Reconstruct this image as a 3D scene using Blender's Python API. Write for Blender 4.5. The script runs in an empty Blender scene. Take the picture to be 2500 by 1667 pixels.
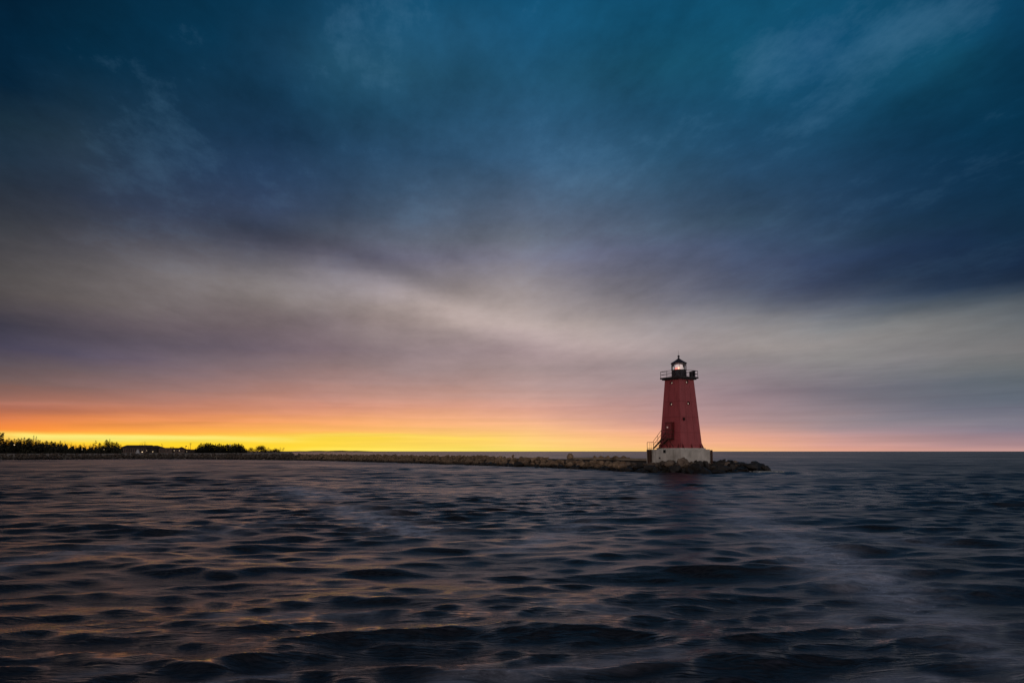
import bpy, math, random
import numpy as np
from mathutils import Vector, Matrix
random.seed(7); rng = np.random.default_rng(11)
R = math.radians
scene = bpy.context.scene
col = scene.collection

# ------------------------------------------------------------------ camera
EYE = 2.35; F = 1667.0; HORIZON = 1101.3
PITCH = R(6.0); PPY = HORIZON - F * math.tan(PITCH)
cd = bpy.data.cameras.new('camera'); cd.sensor_width = 36; cd.lens = 36 * F / 2500; cd.shift_y = (PPY - 833.5) / 2500
cd.clip_start = 0.05; cd.clip_end = 120000
cam = bpy.data.objects.new('camera', cd); col.objects.link(cam)
cam.location = (0, 0, EYE); cam.rotation_euler = (R(90) + PITCH, 0, 0)
scene.camera = cam
CP, SP = math.cos(PITCH), math.sin(PITCH)
def ray(px, py):
    u = (px - 1250) / F; v = (PPY - py) / F
    return Vector((u, CP - v * SP, SP + v * CP))
def at(px, py, Y):
    d = ray(px, py); return Vector((d.x * Y / d.y, Y, EYE + d.z * Y / d.y))
def ground(px, py, z=0.0):
    d = ray(px, py); k = (z - EYE) / d.z
    return Vector((d.x * k, d.y * k, z))

# ------------------------------------------------------------------ object helpers
def tag(o, label=None, cat=None, group=None, kind=None):
    if label: o['label'] = label
    if cat: o['category'] = cat
    if group: o['group'] = group
    if kind: o['kind'] = kind
    return o
def empty(name, loc, rz=0.0, parent=None):
    o = bpy.data.objects.new(name, None); col.objects.link(o)
    o.empty_display_size = 0.2
    o.location = loc; o.rotation_euler = (0, 0, rz)
    if parent: o.parent = parent
    return o
class MB:
    def __init__(s): s.v = []; s.f = []
    def add(s, vs, fs):
        b = len(s.v); s.v += [tuple(v) for v in vs]; s.f += [tuple(b + i for i in f) for f in fs]; return s
    def hexa(s, lo, hi):          # two quads (bottom, top), same winding
        return s.add(list(lo) + list(hi), [(3, 2, 1, 0), (4, 5, 6, 7), (0, 1, 5, 4), (1, 2, 6, 5), (2, 3, 7, 6), (3, 0, 4, 7)])
    def box(s, c, d):
        x, y, z = c; a, b, h = d[0] / 2, d[1] / 2, d[2] / 2
        q = [(x - a, y - b), (x + a, y - b), (x + a, y + b), (x - a, y + b)]
        return s.hexa([(p[0], p[1], z - h) for p in q], [(p[0], p[1], z + h) for p in q])
    def tube(s, p0, p1, r0, r1=None, n=8, cap=True):
        r1 = r0 if r1 is None else r1
        p0, p1 = Vector(p0), Vector(p1); d = (p1 - p0)
        if d.length < 1e-6: return s
        d.normalize(); u = d.orthogonal().normalized(); w = d.cross(u)
        vs = []
        for p, r in ((p0, r0), (p1, r1)):
            for i in range(n):
                a = 2 * math.pi * i / n; vs.append(p + u * (r * math.cos(a)) + w * (r * math.sin(a)))
        fs = [(i, (i + 1) % n, n + (i + 1) % n, n + i) for i in range(n)]
        if cap: fs += [tuple(range(n - 1, -1, -1)), tuple(range(n, 2 * n))]
        return s.add(vs, fs)
    def lathe(s, prof, n=16, c=(0, 0), rot=0.0, cap=True):
        vs = []; fs = []; m = len(prof)
        for r, z in prof:
            for i in range(n):
                a = rot + 2 * math.pi * i / n; vs.append((c[0] + r * math.cos(a), c[1] + r * math.sin(a), z))
        for k in range(m - 1):
            for i in range(n):
                j = (i + 1) % n; fs.append((k * n + i, k * n + j, (k + 1) * n + j, (k + 1) * n + i))
        if cap: fs += [tuple(range(n - 1, -1, -1)), tuple(range((m - 1) * n, m * n))]
        return s.add(vs, fs)
    def build(s, name, mat, parent=None, smooth=False):
        me = bpy.data.meshes.new(name); me.from_pydata(s.v, [], s.f)
        me.materials.append(mat)
        if smooth: me.polygons.foreach_set('use_smooth', [True] * len(me.polygons))
        me.update()
        o = bpy.data.objects.new(name, me); col.objects.link(o)
        if parent: o.parent = parent
        return o
def copy_tree(o, parent=None):
    c = o.copy(); col.objects.link(c)
    if parent: c.parent = parent
    for ch in list(o.children): copy_tree(ch, c)
    return c

# ------------------------------------------------------------------ materials
def lin(c):
    return tuple((x / 255 / 12.92) if x / 255 <= 0.04045 else ((x / 255 + 0.055) / 1.055) ** 2.4 for x in c)
def newmat(name):
    m = bpy.data.materials.new(name); m.use_nodes = True
    nt = m.node_tree; nt.nodes.clear()
    out = nt.nodes.new('ShaderNodeOutputMaterial'); return m, nt, out
def N(nt, typ, **kw):
    n = nt.nodes.new(typ)
    for k, v in kw.items():
        if k in n.inputs: n.inputs[k].default_value = v
        else: setattr(n, k, v)
    return n
def mathn(nt, op, a, b=None, clamp=False):
    n = nt.nodes.new('ShaderNodeMath'); n.operation = op; n.use_clamp = clamp
    for i, x in enumerate((a, b)):
        if x is None: continue
        if isinstance(x, (int, float)): n.inputs[i].default_value = x
        else: nt.links.new(x, n.inputs[i])
    return n.outputs[0]
def ramp(nt, fac, stops, interp='LINEAR'):
    r = nt.nodes.new('ShaderNodeValToRGB'); r.color_ramp.interpolation = interp
    e = r.color_ramp.elements
    e[0].position = stops[0][0]; e[0].color = (*stops[0][1], 1)
    e[1].position = stops[-1][0]; e[1].color = (*stops[-1][1], 1)
    for p, c in stops[1:-1]:
        x = e.new(p); x.color = (*c, 1)
    nt.links.new(fac, r.inputs[0]); return r.outputs[0]
def mix(nt, fac, a, b, blend='MIX'):
    n = nt.nodes.new('ShaderNodeMix'); n.data_type = 'RGBA'; n.blend_type = blend
    for i, x in ((0, fac), (6, a), (7, b)):
        if isinstance(x, (int, float)): n.inputs[i].default_value = x
        elif isinstance(x, tuple): n.inputs[i].default_value = (*x[:3], 1)
        else: nt.links.new(x, n.inputs[i])
    return n.outputs[2]
def noise(nt, vec, scale, detail=4, rough=0.55, scl=None):
    if scl is not None:
        mp = nt.nodes.new('ShaderNodeMapping'); mp.inputs['Scale'].default_value = scl
        nt.links.new(vec, mp.inputs[0]); vec = mp.outputs[0]
    n = nt.nodes.new('ShaderNodeTexNoise'); n.inputs['Scale'].default_value = scale
    n.inputs['Detail'].default_value = detail; n.inputs['Roughness'].default_value = rough
    nt.links.new(vec, n.inputs['Vector']); return n.outputs['Fac']
def coords(nt, kind='Object'):
    return nt.nodes.new('ShaderNodeTexCoord').outputs[kind]
def surface(name, c0, c1, scale=3.0, rough=0.7, bump=0.3, bscale=None, scl=None, streak=None, spec=0.3, metal=0.0, dist=0.02, world=False):
    m, nt, out = newmat(name)
    v = nt.nodes.new('ShaderNodeNewGeometry').outputs['Position'] if world else coords(nt)
    f = noise(nt, v, scale, 6, 0.62, scl)
    c = ramp(nt, f, [(0.32, c0), (0.68, c1)])
    if streak:
        sc, colr, lo, hi = streak
        g = noise(nt, v, 1.0, 5, 0.6, sc)
        c = mix(nt, ramp(nt, g, [(lo, (0, 0, 0)), (hi, (1, 1, 1))]), c, colr)
    p = N(nt, 'ShaderNodeBsdfPrincipled', Roughness=rough, Metallic=metal)
    p.inputs['Specular IOR Level'].default_value = spec
    nt.links.new(c, p.inputs['Base Color'])
    if bump:
        b = N(nt, 'ShaderNodeBump', Strength=bump, Distance=dist)
        nt.links.new(noise(nt, v, bscale or scale * 4, 6, 0.6), b.inputs['Height'])
        nt.links.new(b.outputs[0], p.inputs['Normal'])
    nt.links.new(p.outputs[0], out.inputs[0]); return m
def emitter(name, c, s):
    m, nt, out = newmat(name); e = N(nt, 'ShaderNodeEmission', Strength=s); e.inputs[0].default_value = (*c, 1)
    nt.links.new(e.outputs[0], out.inputs[0]); return m

M = {}
M['red'] = surface('red_paint', (0.335, 0.048, 0.053), (0.435, 0.07, 0.076), 1.3, 0.5, 0.12, 5, (1, 1, 0.35),
                   ((5, 5, 0.35), (0.12, 0.022, 0.022), 0.56, 0.85), 0.35)
M['dark_red'] = surface('dark_red_paint', (0.13, 0.018, 0.018), (0.2, 0.03, 0.028), 2, 0.55, 0.1)
M['seam'] = surface('seam_paint', (0.24, 0.034, 0.036), (0.3, 0.045, 0.048), 2, 0.55, 0.1)
M['door_red'] = surface('door_red_paint', (0.22, 0.03, 0.032), (0.27, 0.04, 0.042), 2, 0.55, 0.1)
M['iron'] = surface('dark_iron', (0.022, 0.017, 0.019), (0.04, 0.03, 0.032), 4, 0.55, 0.1)
M['roof'] = surface('roof_iron', (0.028, 0.024, 0.03), (0.05, 0.042, 0.05), 3, 0.5, 0.1)
M['rust'] = surface('rusty_steel', (0.05, 0.026, 0.018), (0.1, 0.05, 0.03), 3, 0.8, 0.4, 9, (3, 3, 1))
M['concrete'] = surface('weathered_concrete', (0.42, 0.385, 0.32), (0.68, 0.63, 0.54), 1.1, 0.9, 0.35, 7, (1, 1, 0.8),
                        ((1.6, 1.6, 0.18), (0.16, 0.125, 0.085), 0.55, 0.8))
M['cap'] = surface('walkway_concrete', (0.26, 0.2, 0.14), (0.36, 0.29, 0.2), 0.8, 0.9, 0.3, 5, world=True)
M['void'] = surface('dark_opening', (0.008, 0.007, 0.007), (0.014, 0.012, 0.012), 3, 0.9, 0)
def rockmat(name, a, b, rough, moss=None):
    m, nt, out = newmat(name)
    v = nt.nodes.new('ShaderNodeNewGeometry').outputs['Position']
    oi = nt.nodes.new('ShaderNodeObjectInfo')
    f = noise(nt, v, 1.7, 8, 0.65)
    c = ramp(nt, f, [(0.3, a), (0.7, b)])
    vv = mathn(nt, 'ADD', mathn(nt, 'MULTIPLY', oi.outputs['Random'], 0.75), 0.6)
    cc = nt.nodes.new('ShaderNodeVectorMath'); cc.operation = 'SCALE'
    nt.links.new(c, cc.inputs[0]); nt.links.new(vv, cc.inputs['Scale'])
    c = cc.outputs[0]
    # wet, algae-dark band near the waterline (real wear: it stays put whatever the light)
    sep = nt.nodes.new('ShaderNodeSeparateXYZ'); nt.links.new(v, sep.inputs[0])
    h = mathn(nt, 'ADD', sep.outputs[2], mathn(nt, 'MULTIPLY', noise(nt, v, 1.1, 3), 0.5))
    wet = ramp(nt, h, [(0.40, (1, 1, 1)), (0.85, (0, 0, 0))])
    c = mix(nt, wet, c, (0.014, 0.012, 0.01))
    p = N(nt, 'ShaderNodeBsdfPrincipled', Roughness=rough)
    p.inputs['Specular IOR Level'].default_value = 0.25
    nt.links.new(c, p.inputs['Base Color'])
    bm = N(nt, 'ShaderNodeBump', Strength=0.7, Distance=0.08)
    nt.links.new(noise(nt, v, 3.5, 9, 0.65), bm.inputs['Height']); nt.links.new(bm.outputs[0], p.inputs['Normal'])
    nt.links.new(p.outputs[0], out.inputs[0]); return m
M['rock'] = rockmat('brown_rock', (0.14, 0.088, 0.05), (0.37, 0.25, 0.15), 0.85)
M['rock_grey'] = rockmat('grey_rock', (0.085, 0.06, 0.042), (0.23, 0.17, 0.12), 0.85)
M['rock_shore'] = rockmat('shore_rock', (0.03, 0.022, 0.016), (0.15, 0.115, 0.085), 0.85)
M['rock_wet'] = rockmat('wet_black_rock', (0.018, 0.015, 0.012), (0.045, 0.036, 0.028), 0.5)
M['core'] = surface('rubble', (0.03, 0.022, 0.015), (0.07, 0.05, 0.034), 1.2, 0.95, 0.6, 3, world=True, dist=0.2)
M['sand'] = surface('dry_grass_sand', (0.16, 0.12, 0.09), (0.3, 0.24, 0.18), 0.35, 0.95, 0.5, 1.2, world=True, dist=0.2)
M['scrub'] = surface('dry_scrub', (0.06, 0.05, 0.035), (0.13, 0.105, 0.075), 0.5, 0.95, 0)
M['bark'] = surface('bark', (0.02, 0.015, 0.012), (0.04, 0.028, 0.02), 2, 0.9, 0)
M['twig'] = surface('bare_twigs', (0.03, 0.018, 0.012), (0.06, 0.035, 0.02), 2, 0.9, 0)
M['needle'] = surface('conifer_needles', (0.015, 0.016, 0.009), (0.04, 0.036, 0.018), 1.5, 0.8, 0)
M['wall'] = surface('dull_siding', (0.09, 0.066, 0.052), (0.15, 0.11, 0.088), 0.6, 0.85, 0.1)
M['wall_dark'] = surface('dark_siding', (0.025, 0.019, 0.016), (0.04, 0.03, 0.025), 0.6, 0.85, 0.1)
M['shingle'] = surface('brown_shingles', (0.03, 0.022, 0.018), (0.055, 0.04, 0.03), 1.5, 0.9, 0.1)
M['window'] = surface('dark_window', (0.012, 0.012, 0.014), (0.025, 0.024, 0.026), 1, 0.2, 0, spec=0.5)
M['white'] = surface('white_paint', (0.5, 0.48, 0.46), (0.62, 0.6, 0.57), 2, 0.5, 0)
M['lamp'] = emitter('lit_lamp', (1.0, 0.72, 0.42), 1.6)
M['beacon'] = emitter('red_beacon', (1.0, 0.13, 0.07), 1.5)
M['bulb'] = emitter('beacon_bulb', (1.0, 0.5, 0.28), 2.6)
M['emissive_pane'] = emitter('emissive_porthole', (1.0, 0.68, 0.54), 0.33)
M['foam'] = surface('sea_foam', (0.22, 0.22, 0.19), (0.5, 0.48, 0.42), 3, 0.8, 0.3)
def glassmat():
    m, nt, out = newmat('lantern_glass')
    t = N(nt, 'ShaderNodeBsdfTransparent'); t.inputs[0].default_value = (0.93, 0.95, 0.95, 1)
    g = N(nt, 'ShaderNodeBsdfGlossy', Roughness=0.03); g.inputs[0].default_value = (0.9, 0.9, 0.9, 1)
    fr = N(nt, 'ShaderNodeFresnel', IOR=1.45)
    ms = N(nt, 'ShaderNodeMixShader')
    nt.links.new(fr.outputs[0], ms.inputs[0]); nt.links.new(t.outputs[0], ms.inputs[1]); nt.links.new(g.outputs[0], ms.inputs[2])
    nt.links.new(ms.outputs[0], out.inputs[0]); return m
M['glass'] = glassmat()

# ------------------------------------------------------------------ sky
SUN_AZ = math.atan2(450 - 1250, F * 1.0); SUN_EL = R(1.5)
def sky():
    w = bpy.data.worlds.new('World'); scene.world = w; w.use_nodes = True
    nt = w.node_tree; nt.nodes.clear(); L = nt.links
    out = nt.nodes.new('ShaderNodeOutputWorld')
    rows = [0, 100, 200, 300, 400, 500, 560, 620, 680, 740, 790, 850, 900, 950, 1000, 1030, 1050, 1060, 1070, 1080, 1092, 1101]
    T = {
     0:    [(0,30,52),(0,35,58),(4,38,62),(26,52,70),(34,54,74),(48,56,70),(60,65,74),(72,72,75),(80,78,76),(82,76,76),(72,72,86),(78,74,92),(100,86,90),(125,96,90),(190,112,88),(232,128,66),(250,140,48),(255,165,35),(255,195,60),(255,170,25),(250,140,20),(240,130,20)],
     200:  [(0,42,66),(0,42,66),(8,42,66),(32,55,72),(40,58,78),(50,60,80),(64,68,80),(84,84,88),(98,94,92),(98,92,88),(92,84,92),(90,85,102),(112,94,98),(140,104,98),(195,120,92),(240,138,70),(253,150,55),(255,185,45),(255,250,150),(255,215,40),(255,175,10),(250,150,10)],
     400:  [(0,52,80),(0,50,78),(10,50,76),(20,52,78),(34,58,85),(50,64,90),(66,72,92),(94,93,99),(112,107,106),(116,109,107),(106,96,100),(104,95,108),(125,105,112),(155,116,110),(205,130,100),(244,150,85),(255,165,68),(255,180,50),(255,238,110),(255,215,25),(255,200,0),(255,185,0)],
     800:  [(6,66,98),(30,80,112),(20,73,106),(24,68,102),(35,68,105),(54,73,104),(74,84,108),(104,104,118),(128,123,124),(140,131,127),(130,118,118),(126,110,115),(146,120,120),(175,132,124),(222,150,122),(248,168,105),(255,182,95),(255,200,72),(255,218,55),(255,214,60),(255,220,60),(255,230,90)],
     1250: [(0,78,114),(20,85,122),(25,82,120),(38,85,124),(50,88,126),(78,95,125),(95,106,130),(118,120,134),(144,139,141),(166,156,149),(172,159,151),(160,143,142),(165,143,142),(186,152,146),(225,164,142),(247,182,138),(252,194,128),(254,200,122),(255,206,118),(255,210,112),(255,220,108),(255,228,100)],
     1600: [(0,82,118),(6,87,121),(16,82,117),(24,73,110),(40,84,119),(62,90,124),(76,97,128),(92,104,129),(104,110,128),(122,122,131),(148,143,142),(162,151,147),(150,139,142),(160,137,142),(182,146,146),(205,154,146),(235,168,142),(248,176,140),(253,182,138),(254,184,132),(255,190,128),(255,200,122)],
     2000: [(0,78,110),(3,72,108),(6,68,105),(16,69,105),(26,68,105),(36,68,104),(44,71,105),(54,75,106),(66,80,107),(92,100,112),(124,128,128),(148,145,140),(132,128,132),(128,119,130),(148,130,136),(156,138,142),(172,144,146),(190,150,149),(204,156,150),(212,158,148),(222,160,142),(238,172,145)],
     2450: [(0,62,94),(0,62,94),(0,55,88),(0,52,84),(5,48,80),(12,48,78),(18,48,78),(26,50,78),(36,56,79),(68,82,92),(100,108,110),(116,117,115),(104,109,112),(92,104,116),(110,112,128),(118,118,132),(128,120,136),(142,124,138),(155,130,140),(164,134,141),(178,140,142),(198,152,145)],
    }
    T[600] = [(2,58,88),(14,62,92),(14,58,86),(20,58,88),(34,62,94),(50,66,94),(62,72,94),(84,86,98),(120,116,114),(130,122,117),(116,104,104),(112,100,110),(136,112,115),(166,124,116),(214,142,112),(247,160,96),(255,174,82),(255,188,60),(255,226,90),(255,212,30),(255,208,20),(255,205,20)]
    T[1000] = [(0,72,106),(40,88,120),(24,78,112),(30,77,113),(42,78,115),(62,84,112),(84,92,116),(98,100,118),(132,127,132),(164,152,144),(160,146,138),(140,126,126),(154,130,130),(180,142,134),(226,160,132),(250,176,118),(255,188,108),(255,200,92),(255,216,70),(255,212,78),(255,220,80),(255,230,95)]
    T[1420] = [(0,82,118),(16,87,122),(24,84,121),(34,82,120),(50,90,128),(74,96,126),(88,100,130),(104,110,132),(122,122,134),(148,142,141),(168,157,149),(168,152,146),(162,141,143),(174,146,144),(205,154,142),(228,170,142),(246,184,136),(252,190,130),(254,196,126),(254,202,122),(255,208,118),(255,216,112)]
    T[1800] = [(0,82,115),(4,80,115),(10,76,112),(18,71,108),(32,74,112),(48,78,112),(58,84,114),(70,90,118),(84,95,120),(106,112,122),(140,138,136),(156,150,144),(142,133,137),(146,127,136),(165,137,140),(182,146,144),(204,158,146),(222,164,145),(232,168,143),(236,170,140),(242,176,136),(250,188,132)]
    T[2250] = [(0,70,102),(6,76,108),(6,66,98),(4,60,94),(12,56,92),(20,54,88),(28,56,86),(36,60,90),(46,66,90),(84,96,104),(124,128,126),(134,134,130),(116,117,123),(110,112,124),(124,120,132),(136,128,138),(150,132,142),(162,136,143),(176,142,144),(186,145,143),(198,148,142),(216,160,145)]
    xs = sorted(T)
    G = np.array([[lin(c) for c in T[x]] for x in xs])          # nx, ny, 3
    Gs = G ** (1 / 2.2)
    def sample(px, py):
        px = min(max(px, xs[0]), xs[-1]); py = min(max(py, rows[0]), rows[-1])
        i = max(0, min(len(xs) - 2, int(np.searchsorted(xs, px, side='right')) - 1)); t = (px - xs[i]) / (xs[i + 1] - xs[i]); t = t * t * (3 - 2 * t) * 0.4 + 0.6 * t
        j = max(0, min(len(rows) - 2, int(np.searchsorted(rows, py, side='right')) - 1)); s = (py - rows[j]) / (rows[j + 1] - rows[j])
        if rows[j + 1] - rows[j] > 30: s = s * s * (3 - 2 * s) * 0.3 + 0.7 * s
        g = (1 - t) * ((1 - s) * Gs[i, j] + s * Gs[i, j + 1]) + t * ((1 - s) * Gs[i + 1, j] + s * Gs[i + 1, j + 1])
        g = g ** 2.2
        if 590 < py < 870: g = g * np.array([1.01, .965, 1.02])
        lum = float(g @ np.array([.2126, .7152, .0722])); k = 0.08 if lum < .25 else .03
        return (g * (1 - k) + lum * k) * (np.array([1.0, .99, .90]) if 120 < py < 590 and px > 650 else 1.0)
    EMAX = R(60)
    els = [0, .15, .35, .6, .85, 1.05, 1.25, 1.5, 1.8, 2.3, 2.9, 3.6, 4.6, 5.8, 7.0, 8.2, 9.4, 10.6, 11.8, 13, 14.4, 16, 17.6, 19.4, 21.5, 24, 27, 30, 33, 36, 40, 60]
    def az_el_color(a, e):
        a = max(-R(55), min(R(55), a))
        d = Vector((math.sin(a) * math.cos(e), math.cos(a) * math.cos(e), math.sin(e)))
        zc = d.y * CP + d.z * SP
        if e > R(55): return np.array([0.006, 0.009, 0.013])
        if zc < 0.05: return sample(1250, 0)
        u = d.x / zc; v = (-d.y * SP + d.z * CP) / zc
        return sample(1250 + u * F, PPY - v * F)
    tc = coords(nt, 'Generated')
    nrm = nt.nodes.new('ShaderNodeVectorMath'); nrm.operation = 'NORMALIZE'; L.new(tc, nrm.inputs[0])
    sep = nt.nodes.new('ShaderNodeSeparateXYZ'); L.new(nrm.outputs[0], sep.inputs[0])
    X, Y, Z = sep.outputs
    el = mathn(nt, 'ARCSINE', Z); az = mathn(nt, 'ARCTAN2', X, Y)
    # a flat cloud deck overhead: streaks run away from the viewer and converge on the horizon
    zz = mathn(nt, 'ADD', mathn(nt, 'MAXIMUM', Z, 0.0), 0.10)
    cu = mathn(nt, 'DIVIDE', X, zz); cv = mathn(nt, 'DIVIDE', Y, zz)
    comb = nt.nodes.new('ShaderNodeCombineXYZ'); L.new(cu, comb.inputs[0]); L.new(cv, comb.inputs[1])
    deck = nt.nodes.new('ShaderNodeMapping'); deck.inputs['Rotation'].default_value = (0, 0, R(-12)); L.new(comb.outputs[0], deck.inputs[0])
    deck = deck.outputs[0]
    n1 = noise(nt, deck, 1.0, 7, 0.55, (1.0, 0.62, 1))
    n2 = noise(nt, deck, 1.0, 10, 0.66, (2.2, 1.3, 1))
    n3 = noise(nt, deck, 1.0, 6, 0.5, (0.5, 0.35, 3))
    # streaks low over the horizon: long thin level layers
    hv = nt.nodes.new('ShaderNodeCombineXYZ'); L.new(mathn(nt, 'MULTIPLY', az, 2.2), hv.inputs[0]); L.new(mathn(nt, 'MULTIPLY', el, 95.0), hv.inputs[1])
    n4 = noise(nt, hv.outputs[0], 1.0, 5, 0.6)
    # warp the lookup
    lift = mathn(nt, 'MINIMUM', mathn(nt, 'MULTIPLY', el, 0.3), 0.06)
    w1 = mathn(nt, 'MULTIPLY', mathn(nt, 'SUBTRACT', n1, 0.5), lift)
    w4 = mathn(nt, 'MULTIPLY', mathn(nt, 'SUBTRACT', n4, 0.5), mathn(nt, 'MINIMUM', mathn(nt, 'MULTIPLY', el, 0.35), 0.010))
    e2 = mathn(nt, 'ADD', el, mathn(nt, 'ADD', w1, w4))
    t = mathn(nt, 'SQRT', mathn(nt, 'DIVIDE', mathn(nt, 'MAXIMUM', e2, 0.0), EMAX))
    a2 = mathn(nt, 'ADD', az, mathn(nt, 'MULTIPLY', mathn(nt, 'SUBTRACT', n3, 0.5), 0.18))
    azs = [-42, -38, -34, -30, -26, -21, -16, -11, -5, 1, 7, 13, 19, 25, 30, 34, 38, 42]
    prev = None
    for k, a in enumerate(azs):
        stops = [(math.sqrt(R(e) / EMAX), tuple(float(x) * (.3 if e == 40 else 1) for x in az_el_color(R(a), R(e)))) for e in els]
        c = ramp(nt, t, stops)
        if prev is None: prev = c
        else:
            mr = nt.nodes.new('ShaderNodeMapRange'); mr.inputs[1].default_value = R(azs[k - 1]); mr.inputs[2].default_value = R(a)
            L.new(a2, mr.inputs[0]); prev = mix(nt, mr.outputs[0], prev, c)
    # long cloud ridges: a curved pale band and the dark shelf above it
    def ridge(pts_, width, amount, colr=None):
        nonlocal prev
        pp = []
        for px, py, st in pts_:
            d = ray(px, py); pp.append((math.atan2(d.x, d.y), math.asin(d.z / d.length), st))
        aN = mathn(nt, 'DIVIDE', mathn(nt, 'ADD', a2, R(50)), R(100), True)
        def curve(vals):
            fc = nt.nodes.new('ShaderNodeFloatCurve'); cm = fc.mapping.curves[0].points
            cm[0].location = (0, vals[0][1]); cm[1].location = (1, vals[-1][1])
            for x_, y_ in vals: cm.new(x_, y_)
            fc.mapping.update(); L.new(aN, fc.inputs['Value']); return fc.outputs[0]
        ec = mathn(nt, 'MULTIPLY', curve([((a_ + R(50)) / R(100), e_ / R(45)) for a_, e_, _ in pp]), R(45))
        stg = curve([((a_ + R(50)) / R(100), s_) for a_, _, s_ in pp])
        dd = mathn(nt, 'DIVIDE', mathn(nt, 'SUBTRACT', e2, ec), R(width))
        gs = mathn(nt, 'POWER', 2.718, mathn(nt, 'MULTIPLY', mathn(nt, 'MULTIPLY', dd, dd), -1.0))
        f_ = mathn(nt, 'MULTIPLY', mathn(nt, 'MULTIPLY', gs, stg), amount)
        if colr: prev = mix(nt, f_, prev, lin(colr))
        else:
            v_ = nt.nodes.new('ShaderNodeVectorMath'); v_.operation = 'SCALE'; L.new(prev, v_.inputs[0]); L.new(mathn(nt, 'ADD', f_, 1.0), v_.inputs['Scale']); prev = v_.outputs[0]
    ridge([(300, 470, 0), (500, 545, .7), (700, 585, 1), (850, 612, 1), (960, 645, .9), (1080, 700, .6), (1200, 745, .2), (1300, 770, 0)], 1.1, -0.27)
    ridge([(100, 640, 0), (400, 668, .4), (700, 690, .5), (850, 690, .6), (960, 702, .9), (1060, 742, 1), (1160, 778, 1), (1250, 799, .9), (1400, 815, .5), (1600, 822, .2), (1750, 822, 0)], 1.35, 0.30)
    ridge([(-100, 800, 1), (0, 800, 1), (250, 812, .9), (450, 830, .6), (700, 850, .3), (900, 850, 0)], 1.0, -0.25)
    ridge([(1500, 640, 0), (1750, 690, .4), (1950, 690, .9), (2200, 660, 1), (2450, 640, 1), (2600, 640, 1)], 1.3, -0.3)
    ridge([(1600, 800, 0), (1900, 800, .5), (2100, 800, 1), (2250, 808, .8), (2450, 800, .5), (2600, 800, .3)], 0.8, 0.08)
    ridge([(1650, 960, 0), (1850, 955, .7), (2050, 955, 1), (2250, 970, .8), (2450, 990, .5), (2600, 990, .3)], 0.9, -0.08)
    ridge([(-200, 1058, .5), (40, 1062, .7), (150, 1065, 1), (330, 1068, 1), (500, 1070, .8), (680, 1074, .3), (760, 1078, 0)], 0.20, 0.85, (255, 240, 125))
    ridge([(560, 1066, 0), (720, 1063, .5), (850, 1061, .8), (1020, 1063, .6), (1150, 1072, .3), (1300, 1080, 0)], 0.14, 0.7, (255, 226, 95))
    ridge([(-200, 1004, .6), (0, 1004, .6), (250, 1006, .5), (450, 1000, .3), (700, 995, .1), (900, 990, 0)], 0.30, -0.2)
    ridge([(-200, 984, .8), (0, 984, .7), (160, 985, .5), (300, 986, 0)], 0.16, 0.22)
    ridge([(0, 1040, 0), (200, 1040, .4), (420, 1036, 1), (560, 1030, .5), (700, 1030, 0)], 0.22, -0.13)
    # cloud texture: brightness of the deck
    br = mathn(nt, 'ADD', mathn(nt, 'MULTIPLY', mathn(nt, 'SUBTRACT', n2, 0.5), mathn(nt, 'MINIMUM', mathn(nt, 'MULTIPLY', el, 4.0), 1.7)), 1.0)
    br = mathn(nt, 'MULTIPLY', br, mathn(nt, 'ADD', mathn(nt, 'MULTIPLY', mathn(nt, 'SUBTRACT', n4, 0.5), mathn(nt, 'MULTIPLY', mathn(nt, 'SUBTRACT', R(9), el), 4.0, True)), 1.0))
    br = mathn(nt, 'MULTIPLY', br, mathn(nt, 'ADD', mathn(nt, 'MULTIPLY', mathn(nt, 'SUBTRACT', n1, 0.5), mathn(nt, 'MINIMUM', mathn(nt, 'MULTIPLY', el, 3.0), 1.3)), 1.0))
    sc = nt.nodes.new('ShaderNodeVectorMath'); sc.operation = 'SCALE'; L.new(prev, sc.inputs[0]); L.new(br, sc.inputs['Scale'])
    # pale wisps where the deck thins, high up
    wis = ramp(nt, n2, [(0.53, (0, 0, 0)), (0.76, (1, 1, 1))])
    wf = mathn(nt, 'MULTIPLY', wis, mathn(nt, 'MULTIPLY', mathn(nt, 'SUBTRACT', el, R(9)), 1.3), True)
    front = mix(nt, wf, sc.outputs[0], lin((80, 118, 145)))
    # behind the viewer: the open, brighter eastern sky (Nishita twilight plus thin grey cloud)
    back = ramp(nt, t, [(0.0, (0.72, 0.58, 0.56)), (0.4, (0.70, 0.58, 0.58)), (0.62, (0.52, 0.46, 0.50)), (0.8, (0.14, 0.16, 0.21)), (1.0, (0.006, 0.009, 0.013))])
    st = nt.nodes.new('ShaderNodeTexSky'); st.sky_type = 'NISHITA'; st.sun_disc = False
    st.sun_elevation = SUN_EL; st.sun_rotation = SUN_AZ
    nis = nt.nodes.new('ShaderNodeVectorMath'); nis.operation = 'SCALE'; L.new(st.outputs[0], nis.inputs[0]); nis.inputs['Scale'].default_value = 0.06
    back = mix(nt, 1.0, back, nis.outputs[0], 'ADD')
    absaz = mathn(nt, 'ABSOLUTE', az)
    mr = nt.nodes.new('ShaderNodeMapRange'); mr.interpolation_type = 'SMOOTHSTEP'
    mr.inputs[1].default_value = R(58); mr.inputs[2].default_value = R(115); L.new(absaz, mr.inputs[0])
    # fade azimuth dependence towards the zenith
    mz = nt.nodes.new('ShaderNodeMapRange'); mz.interpolation_type = 'SMOOTHSTEP'
    mz.inputs[1].default_value = R(50); mz.inputs[2].default_value = R(80); mz.inputs[3].default_value = 1; mz.inputs[4].default_value = 0; L.new(el, mz.inputs[0])
    c = mix(nt, mathn(nt, 'MULTIPLY', mr.outputs[0], mz.outputs[0]), front, back)
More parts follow.
